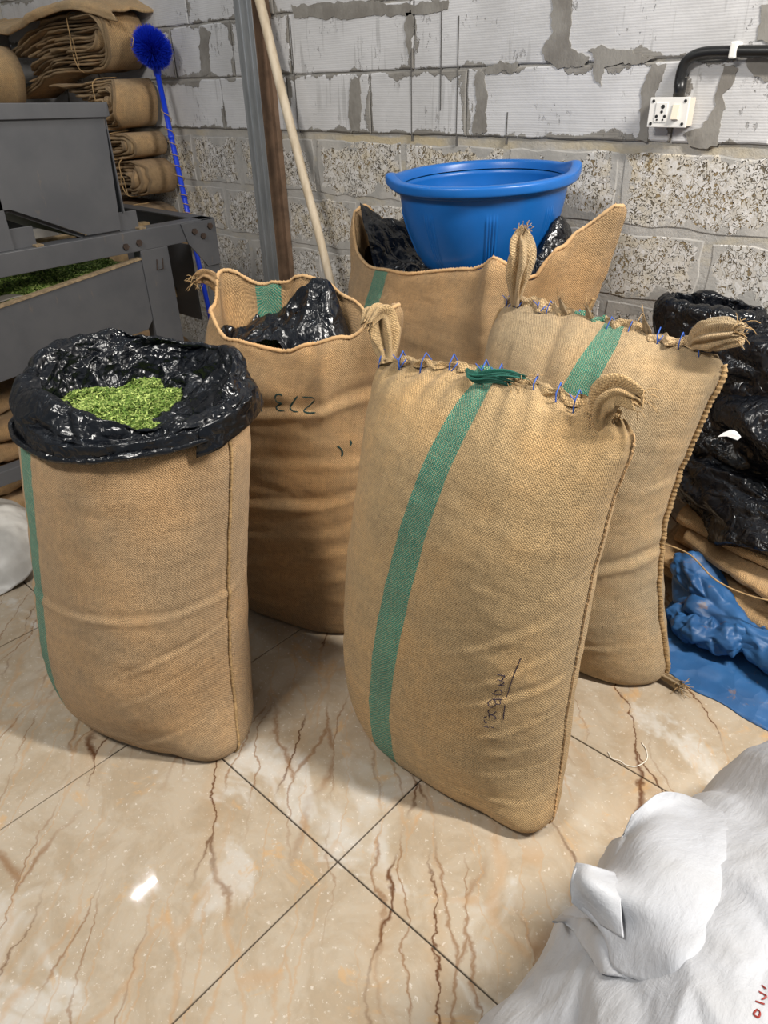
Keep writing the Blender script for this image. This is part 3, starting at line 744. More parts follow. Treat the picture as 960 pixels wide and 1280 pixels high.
#@@PART sackL
PLAST = plastic_black('black_plastic', 0.24)
def crumple(P, A=1.0, seed=0.0, f=1.0):
    x, y, z = P[..., 0]*f, P[..., 1]*f, P[..., 2]*f
    wx = .05*fbm(x*6, y*6, z*6+seed, 2); wy = .05*fbm(x*6+9, y*6, z*6+seed, 2)
    d = .020*fbm((x+wx)*8+seed, (y+wy)*8, z*8, 3, True)
    d += .007*fbm((x+wx)*24+seed, (y+wy)*24, z*24, 2, True)
    return d*A/f**.5
def leaf_heap(name, base_fn, n, area, mats, parent=None, seed=1, L=(.007, .013), W=(.002, .0035)):
    """thousands of small curled leaf flakes lying on a surface: one object"""
    r = np.random.default_rng(seed)
    x, y = area(r, n); z = base_fn(x, y)
    az = r.uniform(0, 2*math.pi, n); tilt = r.normal(0, .45, n); roll = r.normal(0, .8, n)
    L_ = r.uniform(*L, n); W_ = r.uniform(*W, n)
    d = np.stack([np.cos(az)*np.cos(tilt), np.sin(az)*np.cos(tilt), np.sin(tilt)], 1)
    sd = np.stack([-np.sin(az)*np.cos(roll), np.cos(az)*np.cos(roll), np.sin(roll)], 1); up = np.cross(d, sd)
    c = np.stack([x, y, z+r.uniform(0, .004, n)], 1)
    V = np.stack([c-d*L_[:, None]/2, c-sd*W_[:, None]/2+up*.0006, c+sd*W_[:, None]/2+up*.0006, c+d*L_[:, None]/2], 1)
    F = np.array([[0, 1, 3, 2]])[None]+np.arange(n)[:, None, None]*4
    U = np.repeat(r.random((n, 1)), 4, 1)
    uv = np.stack([U, U], -1).reshape(-1, 2)
    me = mesh_np(name, V.reshape(-1, 3), F.reshape(-1, 4), uv, False)
    return link(name, me, mats, parent)
def leaf_mat(name, a, b, c3):
    m = NT(name); u, v, _ = m.sep(m.uv())
    c = m.ramp(u, [(0.0, a), (.45, b), (.8, c3), (1.0, tuple(x*1.5 for x in c3))])
    m.set(Base_Color=c, Roughness=.75, Specular_IOR_Level=.25); return m.m
LEAF = leaf_mat('dried_leaf', (0.06, 0.12, 0.02), (0.17, 0.27, 0.05), (0.36, 0.44, 0.13))
LEAFBED = simple('leaf_bed', (0.07, 0.11, 0.02), .9, noise=.5, scale=200, bump=.004)

def build_left():
    A = R(20)
    t = thing('jute_sack', 'open jute sack at far left with black plastic liner turned down over its rim', 'sack', (-1.378, 0.535, 0), A, 'filled jute sacks')
    rows = [(0.000, -.01, .02, 0, .01, .01, 1), (0.000, -.16, .22, 0, .085, .11, .95), (0.004, -.195, .285, 0, .120, .155, .92), (0.03, -.228, .30, 0, .150, .18, .9),
            (0.09, -.255, .285, .0, .180, .195, .92), (0.20, -.262, .268, 0, .205, .20, .92), (0.36, -.262, .258, 0, .205, .20, .94), (0.52, -.262, .255, 0, .20, .20, .95),
            (0.66, -.262, .257, 0, .198, .20, .96), (0.76, -.256, .250, 0, .188, .19, .96), (0.785, -.22, .20, 0, .145, .15, .96)]
    mat = burlap('burlap_tan', (0.47, 0.325, 0.185), [(0.50, 0.56, 0.0)])
    def corner(P, th):
        P = P.copy(); z = P[..., 2]; x = P[..., 0]
        P[..., 2] += 0.05*sstep(-.05, -.27, x)*sstep(.2, 0, z)
        k = sstep(.16, .29, x)*sstep(.15, .0, z); P[..., 1] -= .035*k; P[..., 0] += .012*k
        return P
    def disp(P, UV, th):
        x, z = P[..., 0], P[..., 2]
        d = folds(P, UV, 9.3, .75)
        fr = sstep(.05, -.05, P[..., 1]); rt = sstep(.0, .15, x)
        for z0, sl, a in ((.06, .5, .004), (.11, .55, .004), (.16, .6, .0045), (.21, .5, .003), (.27, .5, .004), (.34, .45, .003), (.42, .3, .003)):
            a = a*.55*(.6+.8*vnoise(x*6, z0*40)); zz = z0+sl*(x-.12)+.014*vnoise(x*7, z0*30)
            d += (-a*gauss(z, zz, .006)+a*gauss(z, zz+.011, .008))*rt*fr
        zz = .40+.05*x; d += (-.003*gauss(z, zz, .008)+.002*gauss(z, zz+.016, .01))*fr
        return d
    body, P, UV, th = sack_body(t, rows, mat, disp, corner=corner)
    LEFTMARK = (body, [[(49, 566), (51, 575)], [(49, 566), (58, 569)], [(50, 571), (56, 573)], [(66, 570), (70, 575)]])
    p = path_on(P, th, R(6), .10, .985, 110); seam_cord(p, (.7, -.7, 0), t, .0035, step=.01)
    # liner: outer skirt -> crest -> funnel down to the leaves
    lr = [(.762, -.262, .268, 0, .202, .205, 1), (.755, -.268, .278, 0, .208, .210, 1), (.768, -.270, .280, 0, .210, .212, 1), (.80, -.272, .276, 0, .210, .213, 1), (.845, -.266, .262, 0, .202, .206, 1), (.88, -.250, .240, .0, .186, .192, 1),
          (.895, -.222, .215, .0, .168, .176, 1), (.880, -.195, .190, -.0, .145, .155, 1), (.85, -.178, .130, -.0, .115, .135, 1), (.815, -.168, .085, -.0, .09, .115, 1), (.785, -.155, .06, -.0, .075, .10, 1), (.765, -.145, .05, -.0, .065, .095, 1)]
    Pl, Ul, th2 = loft(lr, 300, 460)
    x, y, z = Pl[..., 0], Pl[..., 1], Pl[..., 2]
    outer = np.arange(300)[:, None]/299.
    Nn = normals(Pl)
    vv = np.cumsum(np.r_[0, np.linalg.norm(np.diff(Pl[:, 115], axis=0), axis=1)])[:, None]; tt = th2[None]/(2*math.pi)
    d = .028*facet(tt*11, vv*9, 3, 11)+.014*facet(tt*22+.15*np.sin(vv*30), vv*17, 8, 22)+.0065*facet(tt*46, vv*38, 5, 46)+.002*facet(tt*100, vv*80, 9, 100)
    d = np.maximum(d+.006, -.006)
    d = d*(.25+.75*sstep(.10, .24, outer))
    Pl = Pl+Nn*d[..., None]
    Pl[..., 2] += (-.032-.050*np.cos(th2-R(45)))[None]*sstep(.77, .88, z)+.012*sstep(.1, .9, np.cos(th2-R(225)))[None]*0
    Pl[..., 2] += .030*sstep(-.05, .28, x)*sstep(.9, .3, outer)          # skirt rides higher at the right
    Pl[..., 2] += .02*vnoise(th2[None]*1.6, 4.4)*sstep(.3, .45, outer)*sstep(.95, .6, outer)
    liner = link('plastic_liner', grid_mesh('plastic_liner', Pl, Ul, wrap=True), PLAST, t)
    # rolled lower edge of the liner
    ring = Pl[6]; mb = MB(); pts = np.vstack([ring, ring[:1]])[::3]
    mb.tube(pts+Nn[6][np.r_[0:460, 0]][::3]*.003, .0065*(1+.3*vnoise(np.arange(len(pts))*.3, 1)), 8); mb.build('liner_edge', PLAST, t, smooth=True)
    fp = [np.array(v) for v in ((.235, -.11, .785), (.27, -.085, .80), (.292, -.04, .815), (.285, .01, .83))]
    g = np.array([[a+np.array([.0, 0, k]) for k in (-.028, -.01, .012, .03)] for a in fp])
    g = np.array([cr(g[:, k], 24) for k in range(4)]).transpose(1, 0, 2); g = np.array([cr(g[i], 10) for i in range(24)])
    g[..., 0] += .006*vnoise(g[..., 1]*60, g[..., 2]*60); 
    mb = MB(); mb.grid(g); o = mb.build('liner_flap', PLAST, t, smooth=True)
    so = o.modifiers.new('s', 'SOLIDIFY'); so.thickness = .003
    # leaves
    def base(x, y): return .792+.020*fbm(x*14, y*14, 0, 2)-.5*((x+.055)**2+(y-.01)**2)
    gx, gy = np.meshgrid(np.linspace(-.19, .16, 60), np.linspace(-.13, .15, 50)); B = np.stack([gx, gy, base(gx, gy)-.003], -1)
    lx, ly = LEAN_L; heap = thing('dried_leaves', 'crushed green dried leaves heaped inside the open sack at far left', 'herbs', (-1.378, 0.535, 0), A)
    heap['kind'] = 'stuff'
    link('leaf_bed', grid_mesh('leaf_bed', B), LEAFBED, heap)['kind'] = 'stuff'
    def areaf(r, n): return r.uniform(-.19, .16, n), r.uniform(-.13, .15, n)
    leaf_heap('leaf_flakes', base, 13000, areaf, LEAF, heap, L=(.008, .019), W=(.0025, .0055))['kind'] = 'stuff'
    lean(t, lx, ly); lean(heap, lx, ly)
    trace_on(LEFTMARK[0], t, LEFTMARK[1], .003, PEN, 'ink_mark')
LEAN_L = (.09, .15)
build_left()
#@@PART sackM
def rim_offset(th, knots):
    """height offset around a rim: knots are (degrees, dz), interpolated smoothly and closed"""
    k = sorted(knots); a = np.radians([q[0] for q in k]); v = np.array([q[1] for q in k])
    a = np.concatenate([a-2*math.pi, a, a+2*math.pi]); v = np.concatenate([v, v, v])
    out = np.zeros_like(th)
    for i, t in enumerate(th):
        j = np.searchsorted(a, t)-1; f = (t-a[j])/(a[j+1]-a[j]); f = f*f*(3-2*f); out[i] = v[j]*(1-f)+v[j+1]*f
    return out
def liner_blob(name, parent, cx, cy, ax, ay, zfun, seed, mat=None, n=150, amp=1.0, edge=.0):
    """crumpled sheet of black plastic filling the mouth of a sack"""
    r = np.linspace(0.02, 1, n)[:, None]; th = np.linspace(0, 2*math.pi, 220, endpoint=False)[None]
    x = cx+ax*r*np.cos(th); y = cy+ay*r*np.sin(th); z = zfun(x, y, r, th)
    P = np.stack(np.broadcast_arrays(x, y, z), -1).copy()
    k = np.ones(3)
    X_, Y_ = P[..., 0], P[..., 1]
    d = .028*facet(X_*12+seed, Y_*12, seed)+.014*facet((X_+Y_)*24, (Y_-X_)*24+seed, seed+3)+.005*facet(X_*60, Y_*60, seed+5)
    P[..., 2] += amp*d; P[..., 0] += amp*.5*.02*vnoise(P[..., 0]*17, P[..., 1]*17, 3.1); P[..., 1] += amp*.01*vnoise(P[..., 0]*17, P[..., 1]*17, 7.1)
    o = link(name, grid_mesh(name, P, None, wrap=True), mat or PLAST, parent); return o

def build_middle():
    A = R(17)
    t = thing('jute_sack', 'open jute sack between the far left and front-most ones, numbers 273 upside down', 'sack', (-1.375, 1.10, 0), A, 'filled jute sacks')
    rows = [(0.000, -.01, .02, 0, .01, .01, 1), (0.000, -.20, .22, 0, .09, .08, .9), (0.004, -.25, .26, 0, .12, .11, .85), (0.03, -.275, .275, 0, .14, .125, .82),
            (0.12, -.295, .268, 0, .160, .135, .8), (0.25, -.30, .262, 0, .165, .14, .8), (0.40, -.30, .262, 0, .162, .14, .8), (0.55, -.295, .268, 0, .158, .14, .8),
            (0.66, -.28, .275, 0, .150, .135, .82), (0.76, -.255, .285, 0, .135, .125, .85), (0.815, -.24, .29, -.0, .118, .115, .9), (.835, -.232, .282, 0, .106, .108, .9), (.83, -.222, .270, 0, .094, .10, .9), (.80, -.215, .26, 0, .09, .09, .9), (.72, -.21, .25, 0, .085, .085, .9)]
    mat = burlap('burlap_brown', (0.42, 0.275, 0.14), [(0.87, 0.945, 0.0)], dark=.12)
    def corner(P, th):
        P = P.copy(); z = P[..., 2]; k = sstep(.60, .84, z)
        off = rim_offset(th, [(0, .075), (22, .065), (50, .02), (85, -.025), (125, -.02), (155, .03), (178, .03), (198, .105), (212, .11), (235, .07), (262, .10), (290, .06), (310, .01), (335, .03)])
        P[..., 2] += k*off[None]
        P[..., 0] += k*(-.02*gauss(th[None], R(205), .22)+.02*gauss(th[None], R(0), .2))
        P[..., 2] += 0.02*sstep(-.12, -.27, P[..., 0])*sstep(.12, 0, z)
        return P
    def disp(P, UV, th):
        x, z = P[..., 0], P[..., 2]; fr = sstep(.03, -.05, P[..., 1]); d = folds(P, UV, 12.3, 1.0)
        for z0, sl, a in ((.10, .15, .003), (.17, .2, .004), (.24, .25, .004), (.31, .2, .003), (.40, .15, .005), (.52, .12, .003), (.66, .16, .008)):
            zz = z0+sl*x+.012*vnoise(x*8, z0*30)
            d += (-a*gauss(z, zz, .012)+a*gauss(z, zz+.024, .015))*fr
        d += -.018*gauss(x, .16+.10*(z-.7), .022)*sstep(.62, .72, z)*sstep(.90, .80, z)*fr       # tuck below the right corner
        d += .009*vnoise(np.cos(th)[None]*3.1, np.sin(th)[None]*3.1, z*4)*sstep(.70, .84, z)
        d += .006*vnoise(x*30, P[..., 1]*30, z*9)*sstep(.74, .86, z)
        return d
    body, P, UV, th = sack_body(t, rows, mat, disp, corner=corner)
    i = int(np.argmax(P[:, 70, 2])); rim = P[i]
    seam_cord(np.vstack([rim[::4], rim[:1]]), (0, 0, 1), t, .0045, mat, 'rolled_rim', 5)
    seam_cord(path_on(P, th, 0.02, .12, .70, 90), (1, -.4, 0), t, .0045)
    ear([(-.235, .035, .90), (-.25, .03, .925), (-.266, .02, .938), (-.282, .01, .930)], [.016, .020, .018, .014], mat, t, 6, 12, 'frayed_corner', 26, flat=.7)
    def zf(x, y, r, th_): return .835+.12*sstep(-.09, .06, x)*sstep(.13, .075, x)*gauss(y, .05, .06)+.02*gauss(x, -.05, .07)-.02*r**2
    liner_blob('plastic_liner', t, .02, -.0, .225, .088, zf, 4.0, amp=1.0)
    lean(t, 0.0, .05)
    for chars in ([[(395, 516), (384, 516), (380, 513), (388, 506), (393, 500), (390, 497), (378, 496)]],
                  [[(372, 495), (369, 499), (363, 509), (366, 514), (373, 515)]],
                  [[(344, 499), (345, 494), (350, 493), (353, 495)], [(344, 499), (347, 503), (352, 504), (346, 508), (348, 513), (356, 514)]],
                  [[(321, 504), (325, 509), (328, 515)], [(325, 509), (317, 513)]]):
        trace_on(body, t, chars, .0042, INK, 'painted_digit', .0015)
    trace_on(body, t, [[(421, 557), (426, 561), (428, 566), (427, 571)], [(437, 550), (439, 553), (438, 557)]], .005, INK, 'ink_mark', .0015)
build_middle()

#@@PART sackD
def build_back():
    t = thing('jute_sack', 'open jute sack against the block wall carrying the blue basin', 'sack', (-1.40, 1.86, 0), 0, 'filled jute sacks')
    rows = [(0.000, -.01, .02, 0, .01, .01, 1), (0.000, -.30, .28, 0, .12, .12, .9), (0.004, -.38, .34, 0, .17, .17, .85), (0.03, -.42, .37, 0, .19, .19, .82),
            (0.2, -.45, .39, 0, .22, .21, .8), (0.45, -.455, .40, 0, .225, .22, .8), (0.62, -.45, .41, 0, .225, .22, .8), (0.74, -.44, .43, 0, .215, .21, .8),
            (0.84, -.43, .445, 0, .195, .20, .85), (.885, -.42, .45, 0, .185, .195, .85), (.895, -.41, .44, 0, .175, .185, .85), (.88, -.40, .43, 0, .165, .175, .85), (.80, -.38, .40, 0, .15, .15, .85)]
    mat = burlap('burlap_back', (0.43, 0.285, 0.15), [(0.72, 0.79, 0.0)])
    def corner(P, th):
        P = P.copy(); z = P[..., 2]; k = sstep(.62, .88, z)
        off = rim_offset(th, [(-6, .165), (4, .175), (16, .12), (30, .06), (44, -.01), (58, .015), (72, .0), (100, -.045), (125, -.045), (150, -.02), (172, .085), (186, .10), (200, .05), (230, -.02), (270, .0), (320, .06)])
        P[..., 2] += k*off[None]
        P[..., 0] += k*(.07*gauss(th[None], 0, .2)+.07*gauss(th[None], 2*math.pi, .2)-.02*gauss(th[None], R(180), .3))
        return P
    def disp(P, UV, th):
        x, z = P[..., 0], P[..., 2]; fr = sstep(.03, -.05, P[..., 1]); d = folds(P, UV, 22.3, .9)
        d += .010*vnoise(np.cos(th)[None]*3.6, np.sin(th)[None]*3.6, z*4)*sstep(.70, .84, z)*sstep(.3, .6, np.abs(th[None]))
        d += -.03*gauss(x, .24, .03)*sstep(.55, .8, z)*fr
        return d
    body, P, UV, th = sack_body(t, rows, mat, disp, corner=corner)
    i = int(np.argmax(P[:, 70, 2])); rim = P[i]
    seam_cord(np.vstack([rim[::4], rim[:1]]), (0, 0, 1), t, .005, mat, 'rolled_rim', 5)
    seam_cord(path_on(P, th, 0.03, .3, .82, 90), (1, 0, 0), t, .005)
    def zf(x, y, r, th_):
        return .858+.0*x-.02*r**2+.15*gauss(x, -.385, .045)*sstep(.15, -.05, y)+.10*gauss(x, -.31, .06)+.18*gauss(x, .29, .05)*gauss(y, .08, .10)
    liner_blob('plastic_liner', t, .0, .0, .40, .165, zf, 8.0, amp=.8)
build_back()

#@@PART basin
def build_basin():
    C0 = np.array([-1.345, 1.895, 0.868])
    t = thing('basin', 'large blue plastic basin sitting on the open sack against the wall', 'basin', C0)
    t.rotation_euler = (R(1.5), R(-2.0), R(42)); BS = .84
    mat = simple('blue_plastic', (0.008, 0.125, 0.44), 0.33, noise=.12, scale=6, spec=.45)
    n = 720; th = np.linspace(0, 2*math.pi, n, endpoint=False)
    prof = [(0.0, .012), (.10, .010), (.185, .006), (.20, .0), (.212, .006), (.228, .03), (.256, .09), (.277, .15), (.289, .205), (.294, .238), (.296, .243)]
    rim = [(.310, .240), (.320, .240), (.325, .246), (.325, .262), (.320, .268), (.305, .270), (.293, .267), (.288, .258)]
    inner = [(.284, .24), (.283, .21), (.271, .15), (.250, .09), (.222, .035), (.200, .016), (.10, .018), (0, .018)]
    def ring(r, z):
        h = gauss(np.abs(((th+math.pi/2) % math.pi)-math.pi/2), 0, .20)
        k = 1.0 if r > .287 and z > .235 else 0.0
        return np.stack([np.cos(th)*(r+k*.014*h), np.sin(th)*(r-k*0), (z+k*.014*h+0*th)*1.13], 1)*BS
    pr = cr(prof, 60); P = [ring(a, b) for a, b in pr]
    P = np.array(P)
    # pairs of upright grooves in the wall
    for c in np.arange(0, 360, 45):
        for dlt in (-.055, -.02, .02, .055):
            g = gauss(((th-R(c)-dlt+math.pi) % (2*math.pi))-math.pi, 0, .012)
            zz = P[..., 2]; m_ = sstep(.025, .04, zz)*sstep(.18, .16, zz)
            rr = np.linalg.norm(P[..., :2], axis=2, keepdims=True)
            P[..., :2] *= 1+(.0042*g[None]*m_)[..., None]/np.maximum(rr, .05)
    o = link('bowl', grid_mesh('bowl', np.concatenate([P, np.array([ring(a, b) for a, b in cr(inner, 40)])*1.0]), None, wrap=True), mat, t)
    link('rim', grid_mesh('rim', np.array([ring(a, b) for a, b in cr([(.294, .232), (.306, .232)]+rim+[(.284, .245)], 40)]), None, wrap=True), mat, t)
build_basin()

#@@PART blackbags
def build_black():
    t = thing('plastic_bag', 'big crumpled black plastic bag heaped against the wall, right of the closed sacks', 'bag', (-0.36, 2.02, 0), R(-8))
    m = plastic_black('black_plastic_heap', .24)
    def blob(name, rows, seed, amp, lx=0, ly=0, dx=0, dy=0):
        Pl, Ul, th = loft(rows, 170, 260)
        x, y, z = Pl[..., 0], Pl[..., 1], Pl[..., 2]
        Lr = np.cumsum(np.r_[0, np.linalg.norm(np.diff(Pl[:, 65], axis=0), axis=1)])[:, None]; tt = th[None]/(2*math.pi)
        d = .036*facet(tt*16, Lr*14+.8*np.sin(tt*12.6+seed), seed, 16)+.018*facet(tt*34, Lr*26, seed+3, 34)+.007*facet(tt*80, Lr*60, seed+6, 80)
        Pl = Pl+normals(Pl)*(d*amp)[..., None]
        Pl[..., 0] += lx*Pl[..., 2]+dx; Pl[..., 1] += ly*Pl[..., 2]+dy
        Pl[..., 1] = np.minimum(Pl[..., 1], .23)
        return link(name, grid_mesh(name, Pl, Ul, wrap=True), m, t)
    blob('plastic_fold', [(.235, -.05, .05, 0, .02, .02, 1), (.235, -.28, .50, 0, .15, .10, 1), (.26, -.33, .55, 0, .20, .12, .9), (.33, -.34, .56, 0, .20, .13, .9), (.40, -.32, .54, 0, .17, .12, .9), (.44, -.2, .4, 0, .08, .08, 1), (.445, -.05, .1, 0, .01, .01, 1)], 1.0, .9)
    blob('plastic_fold', [(.38, -.05, .05, 0, .02, .02, 1), (.38, -.28, .50, 0, .13, .10, 1), (.42, -.34, .55, 0, .17, .12, .9), (.50, -.36, .56, 0, .165, .13, .9), (.58, -.34, .54, 0, .13, .12, .9), (.62, -.2, .4, 0, .06, .08, 1), (.625, -.05, .1, 0, .01, .01, 1)], 5.0, .9, dy=.05)
    blob('plastic_fold', [(.52, -.05, .05, 0, .02, .02, 1), (.52, -.30, .50, 0, .12, .10, 1), (.56, -.38, .46, 0, .15, .11, .9), (.66, -.40, .40, 0, .14, .11, .9), (.73, -.36, .30, 0, .11, .10, .9), (.77, -.2, .2, 0, .05, .06, 1), (.775, -.05, .1, 0, .01, .01, 1)], 9.0, .6, dy=.08)
    # open rolled mouth at the top left
    g = cr([(.0, .0), (.03, .14), (.05, .30)], 10)
    mb = [(.60, -.50, -.24, 0, .09, .07, .9), (.68, -.53, -.22, 0, .10, .08, .9), (.745, -.54, -.21, 0, .10, .08, .9), (.785, -.525, -.22, 0, .085, .07, .95), (.79, -.50, -.25, 0, .06, .05, 1), (.76, -.49, -.26, 0, .05, .045, 1), (.66, -.48, -.27, 0, .04, .04, 1)]
    blob('rolled_mouth', mb, 3.0, .25, dy=.09)
    sc = MB(); 
    p0 = at_plane(897, 546, y=1.72)
    s = thing('paper_scrap', 'small torn white scrap lying on the black plastic', 'scrap', p0)
    P = np.array([[(0, 0, 0), (.02, .004, .006), (.045, .006, .002)], [(.008, .01, .010), (.03, .01, .014), (.05, .012, .010)], [(.02, .018, .018), (.026, .018, .02), (.036, .018, .018)]], float)
    mb = MB(); mb.grid(P); o = mb.build('paper', simple('paper_white', (.75, .75, .75), .7), s); so = o.modifiers.new('s', 'SOLIDIFY'); so.thickness = .001
build_black()

#@@PART jutepile
def cloth_fold(name, ctrl, mat, parent, nu=90, nv=60, amp=.006, seed=0, th=.006, f=14):
    """thick folded cloth: smooth surface through a grid of control points, wrinkled, with real thickness"""
    C = np.asarray(ctrl, float)
    a = np.array([cr(C[i], nu) for i in range(len(C))]); b = np.array([cr(a[:, j], nv) for j in range(nu)]).transpose(1, 0, 2)
    N = normals(b, False)
    d = amp*(fbm(b[..., 0]*f+seed, b[..., 1]*f, b[..., 2]*f, 3, True)*.6+.5*vnoise(b[..., 0]*f*2.3, b[..., 1]*f*2.3+seed, b[..., 2]*f*2))
    b = b+N*d[..., None]
    lu = np.r_[0, np.cumsum(np.linalg.norm(np.diff(b[nv//2], axis=0), axis=1))]; lv = np.r_[0, np.cumsum(np.linalg.norm(np.diff(b[:, nu//2], axis=0), axis=1))]
    L = np.stack(np.meshgrid(lu, lv), -1)
    o = link(name, grid_mesh(name, b, L), mat, parent)
    so = o.modifiers.new('thickness', 'SOLIDIFY'); so.thickness = th; so.offset = -1
    return o
def build_pile():
    t = thing('folded_sacks', 'loosely folded empty jute sacks squashed under the black plastic bag', 'sacks', (-0.3, 1.95, 0.03))
    for k, (z, y0, x0, s, m) in enumerate([(.03, -.20, -.36, 1, JUTE2), (.075, -.24, -.33, 5, JUTE), (.12, -.17, -.30, 9, JUTE2), (.155, -.20, -.26, 3, JUTE), (.195, -.14, -.30, 14, JUTE)]):
        w = .028
        rows = []
        for xx in np.linspace(0, 1, 6):
            x = x0+xx*.95; yy = y0+.13*max(0, 1-2*xx)+.03*math.sin(xx*5+k)-(.05 if k in (1, 3) else 0)*xx
            rows.append([(x, yy+.30, z-w*.4), (x, yy+.10, z-w*.6), (x+.0, yy, z-w*.5), (x, yy-.022, z), (x, yy, z+w*.55), (x, yy+.10, z+w*.7), (x, yy+.36, z+w*.9)])
        cloth_fold('folded_sack', rows, m, t, 70, 90, .006, s, .006)
    mb = MB(); p = [(-.30, -.235, .21), (-.2, -.22, .20), (-.1, -.27, .185), (.0, -.27, .18), (.12, -.25, .20)]; mb.tube(cr(p, 60), .0022, 6); mb.build('twine', YARN, t, smooth=True)
build_pile()

#@@PART tarp
def build_tarp():
    m = NT('blue_tarp'); g = m.geo()
    n = m.noise(g, 22, 6, .7, .5); wr = m.noise(g, 10, 5, .65, 1.2)
    c = m.mix(m.maprange(m.noise(g, 6, 4), .35, .65), (0.022, 0.085, 0.22), (0.03, 0.12, 0.30))
    c = m.mix(m.math('MULTIPLY', m.maprange(n, .60, .68), .55), c, (0.20, 0.12, 0.06))
    c = m.mix(m.math('MULTIPLY', m.maprange(wr, .58, .64), .3), c, (0.12, 0.22, 0.42))
    m.set(Base_Color=c, Roughness=.48, Specular_IOR_Level=.4)
    v = m.n('TexVoronoi', {'Vector': m.n('VectorMath', {0: g, 1: m.n('VectorMath', {0: m.n('TexNoise', {'Vector': g, 'Scale': 8.0}).outputs[1], 1: (.12, .12, .12)}, operation='MULTIPLY').outputs[0]}, operation='ADD').outputs[0], 'Scale': 13}).outputs[0]
    m.set(Normal=m.bump(v, .8, .012)); TM = m.m
    t = thing('tarpaulin', 'blue plastic tarpaulin spread and crumpled on the floor at the right', 'tarpaulin', (-0.2, 1.7, 0))
    # outline on the floor
    xs = np.linspace(-.33, .75, 120); P = np.zeros((110, 120, 3))
    for j, x in enumerate(xs):
        y0 = -.155-.02*(x+.33) if x < 0 else -.162-.20*x
        if x < -.15: y0 = -.155-.28*(x+.33)
        else: y0 = -.205-.08*(x+.15)
        ys = np.linspace(y0, .52, 110); P[:, j, 0] = x; P[:, j, 1] = ys
    wx, wy = P[..., 0], P[..., 1]
    e = sstep(0, .12, (wy-wy[:1]))
    P[..., 2] = .003+e*(.010+.010*fbm(wx*7, wy*7, 1.1, 3)+.006*np.abs(vnoise(wx*16, wy*16, 3)))
    P[0, :, 1] += .008*vnoise(xs*14, 2)
    o = link('sheet', grid_mesh('sheet', P), TM, t); so = o.modifiers.new('s', 'SOLIDIFY'); so.thickness = .002
    # crumpled roll pushed against the jute
    for nm, pts, rad, sd in (('crumpled_fold', [(-.36, .14, .14), (-.27, .08, .11), (-.17, .03, .085), (-.08, .0, .075), (.02, -.02, .07), (.16, -.02, .08), (.4, .0, .07)], [.05, .065, .05, .045, .07, .075, .07], 2),
                             ('crumpled_fold', [(-.30, .02, .05), (-.24, -.03, .05), (-.17, -.045, .06), (-.10, -.02, .075), (-.02, .02, .08)], [.03, .042, .048, .04, .03], 6)):
        c = cr(np.column_stack([pts, rad]), 120); th = np.linspace(0, 2*math.pi, 90, endpoint=False)
        Pp = np.zeros((120, 90, 3)); T_ = np.gradient(c[:, :3], axis=0); T_ /= np.linalg.norm(T_, axis=1)[:, None]
        for i in range(120):
            a = np.cross(T_[i], [0, 0, 1.]); a /= np.linalg.norm(a); b = np.cross(a, T_[i])
            q = np.stack([np.cos(th), np.sin(th)], 1)
            k = 1.05+.42*facet(th/(2*math.pi)*8, i*.11+sd+0*th, sd, 8)+.14*facet(th/(2*math.pi)*17, i*.2+0*th, sd+4, 17)
            k *= (.25+.75*sstep(0, 6, min(i, 119-i)))
            Pp[i] = c[i, :3]+c[i, 3]*k[:, None]*(np.cos(th)[:, None]*a+.8*np.sin(th)[:, None]*b)
        Pp[..., 2] = np.maximum(Pp[..., 2], .012)
        link(nm, grid_mesh(nm, Pp, None, wrap=True), TM, t)
build_tarp()

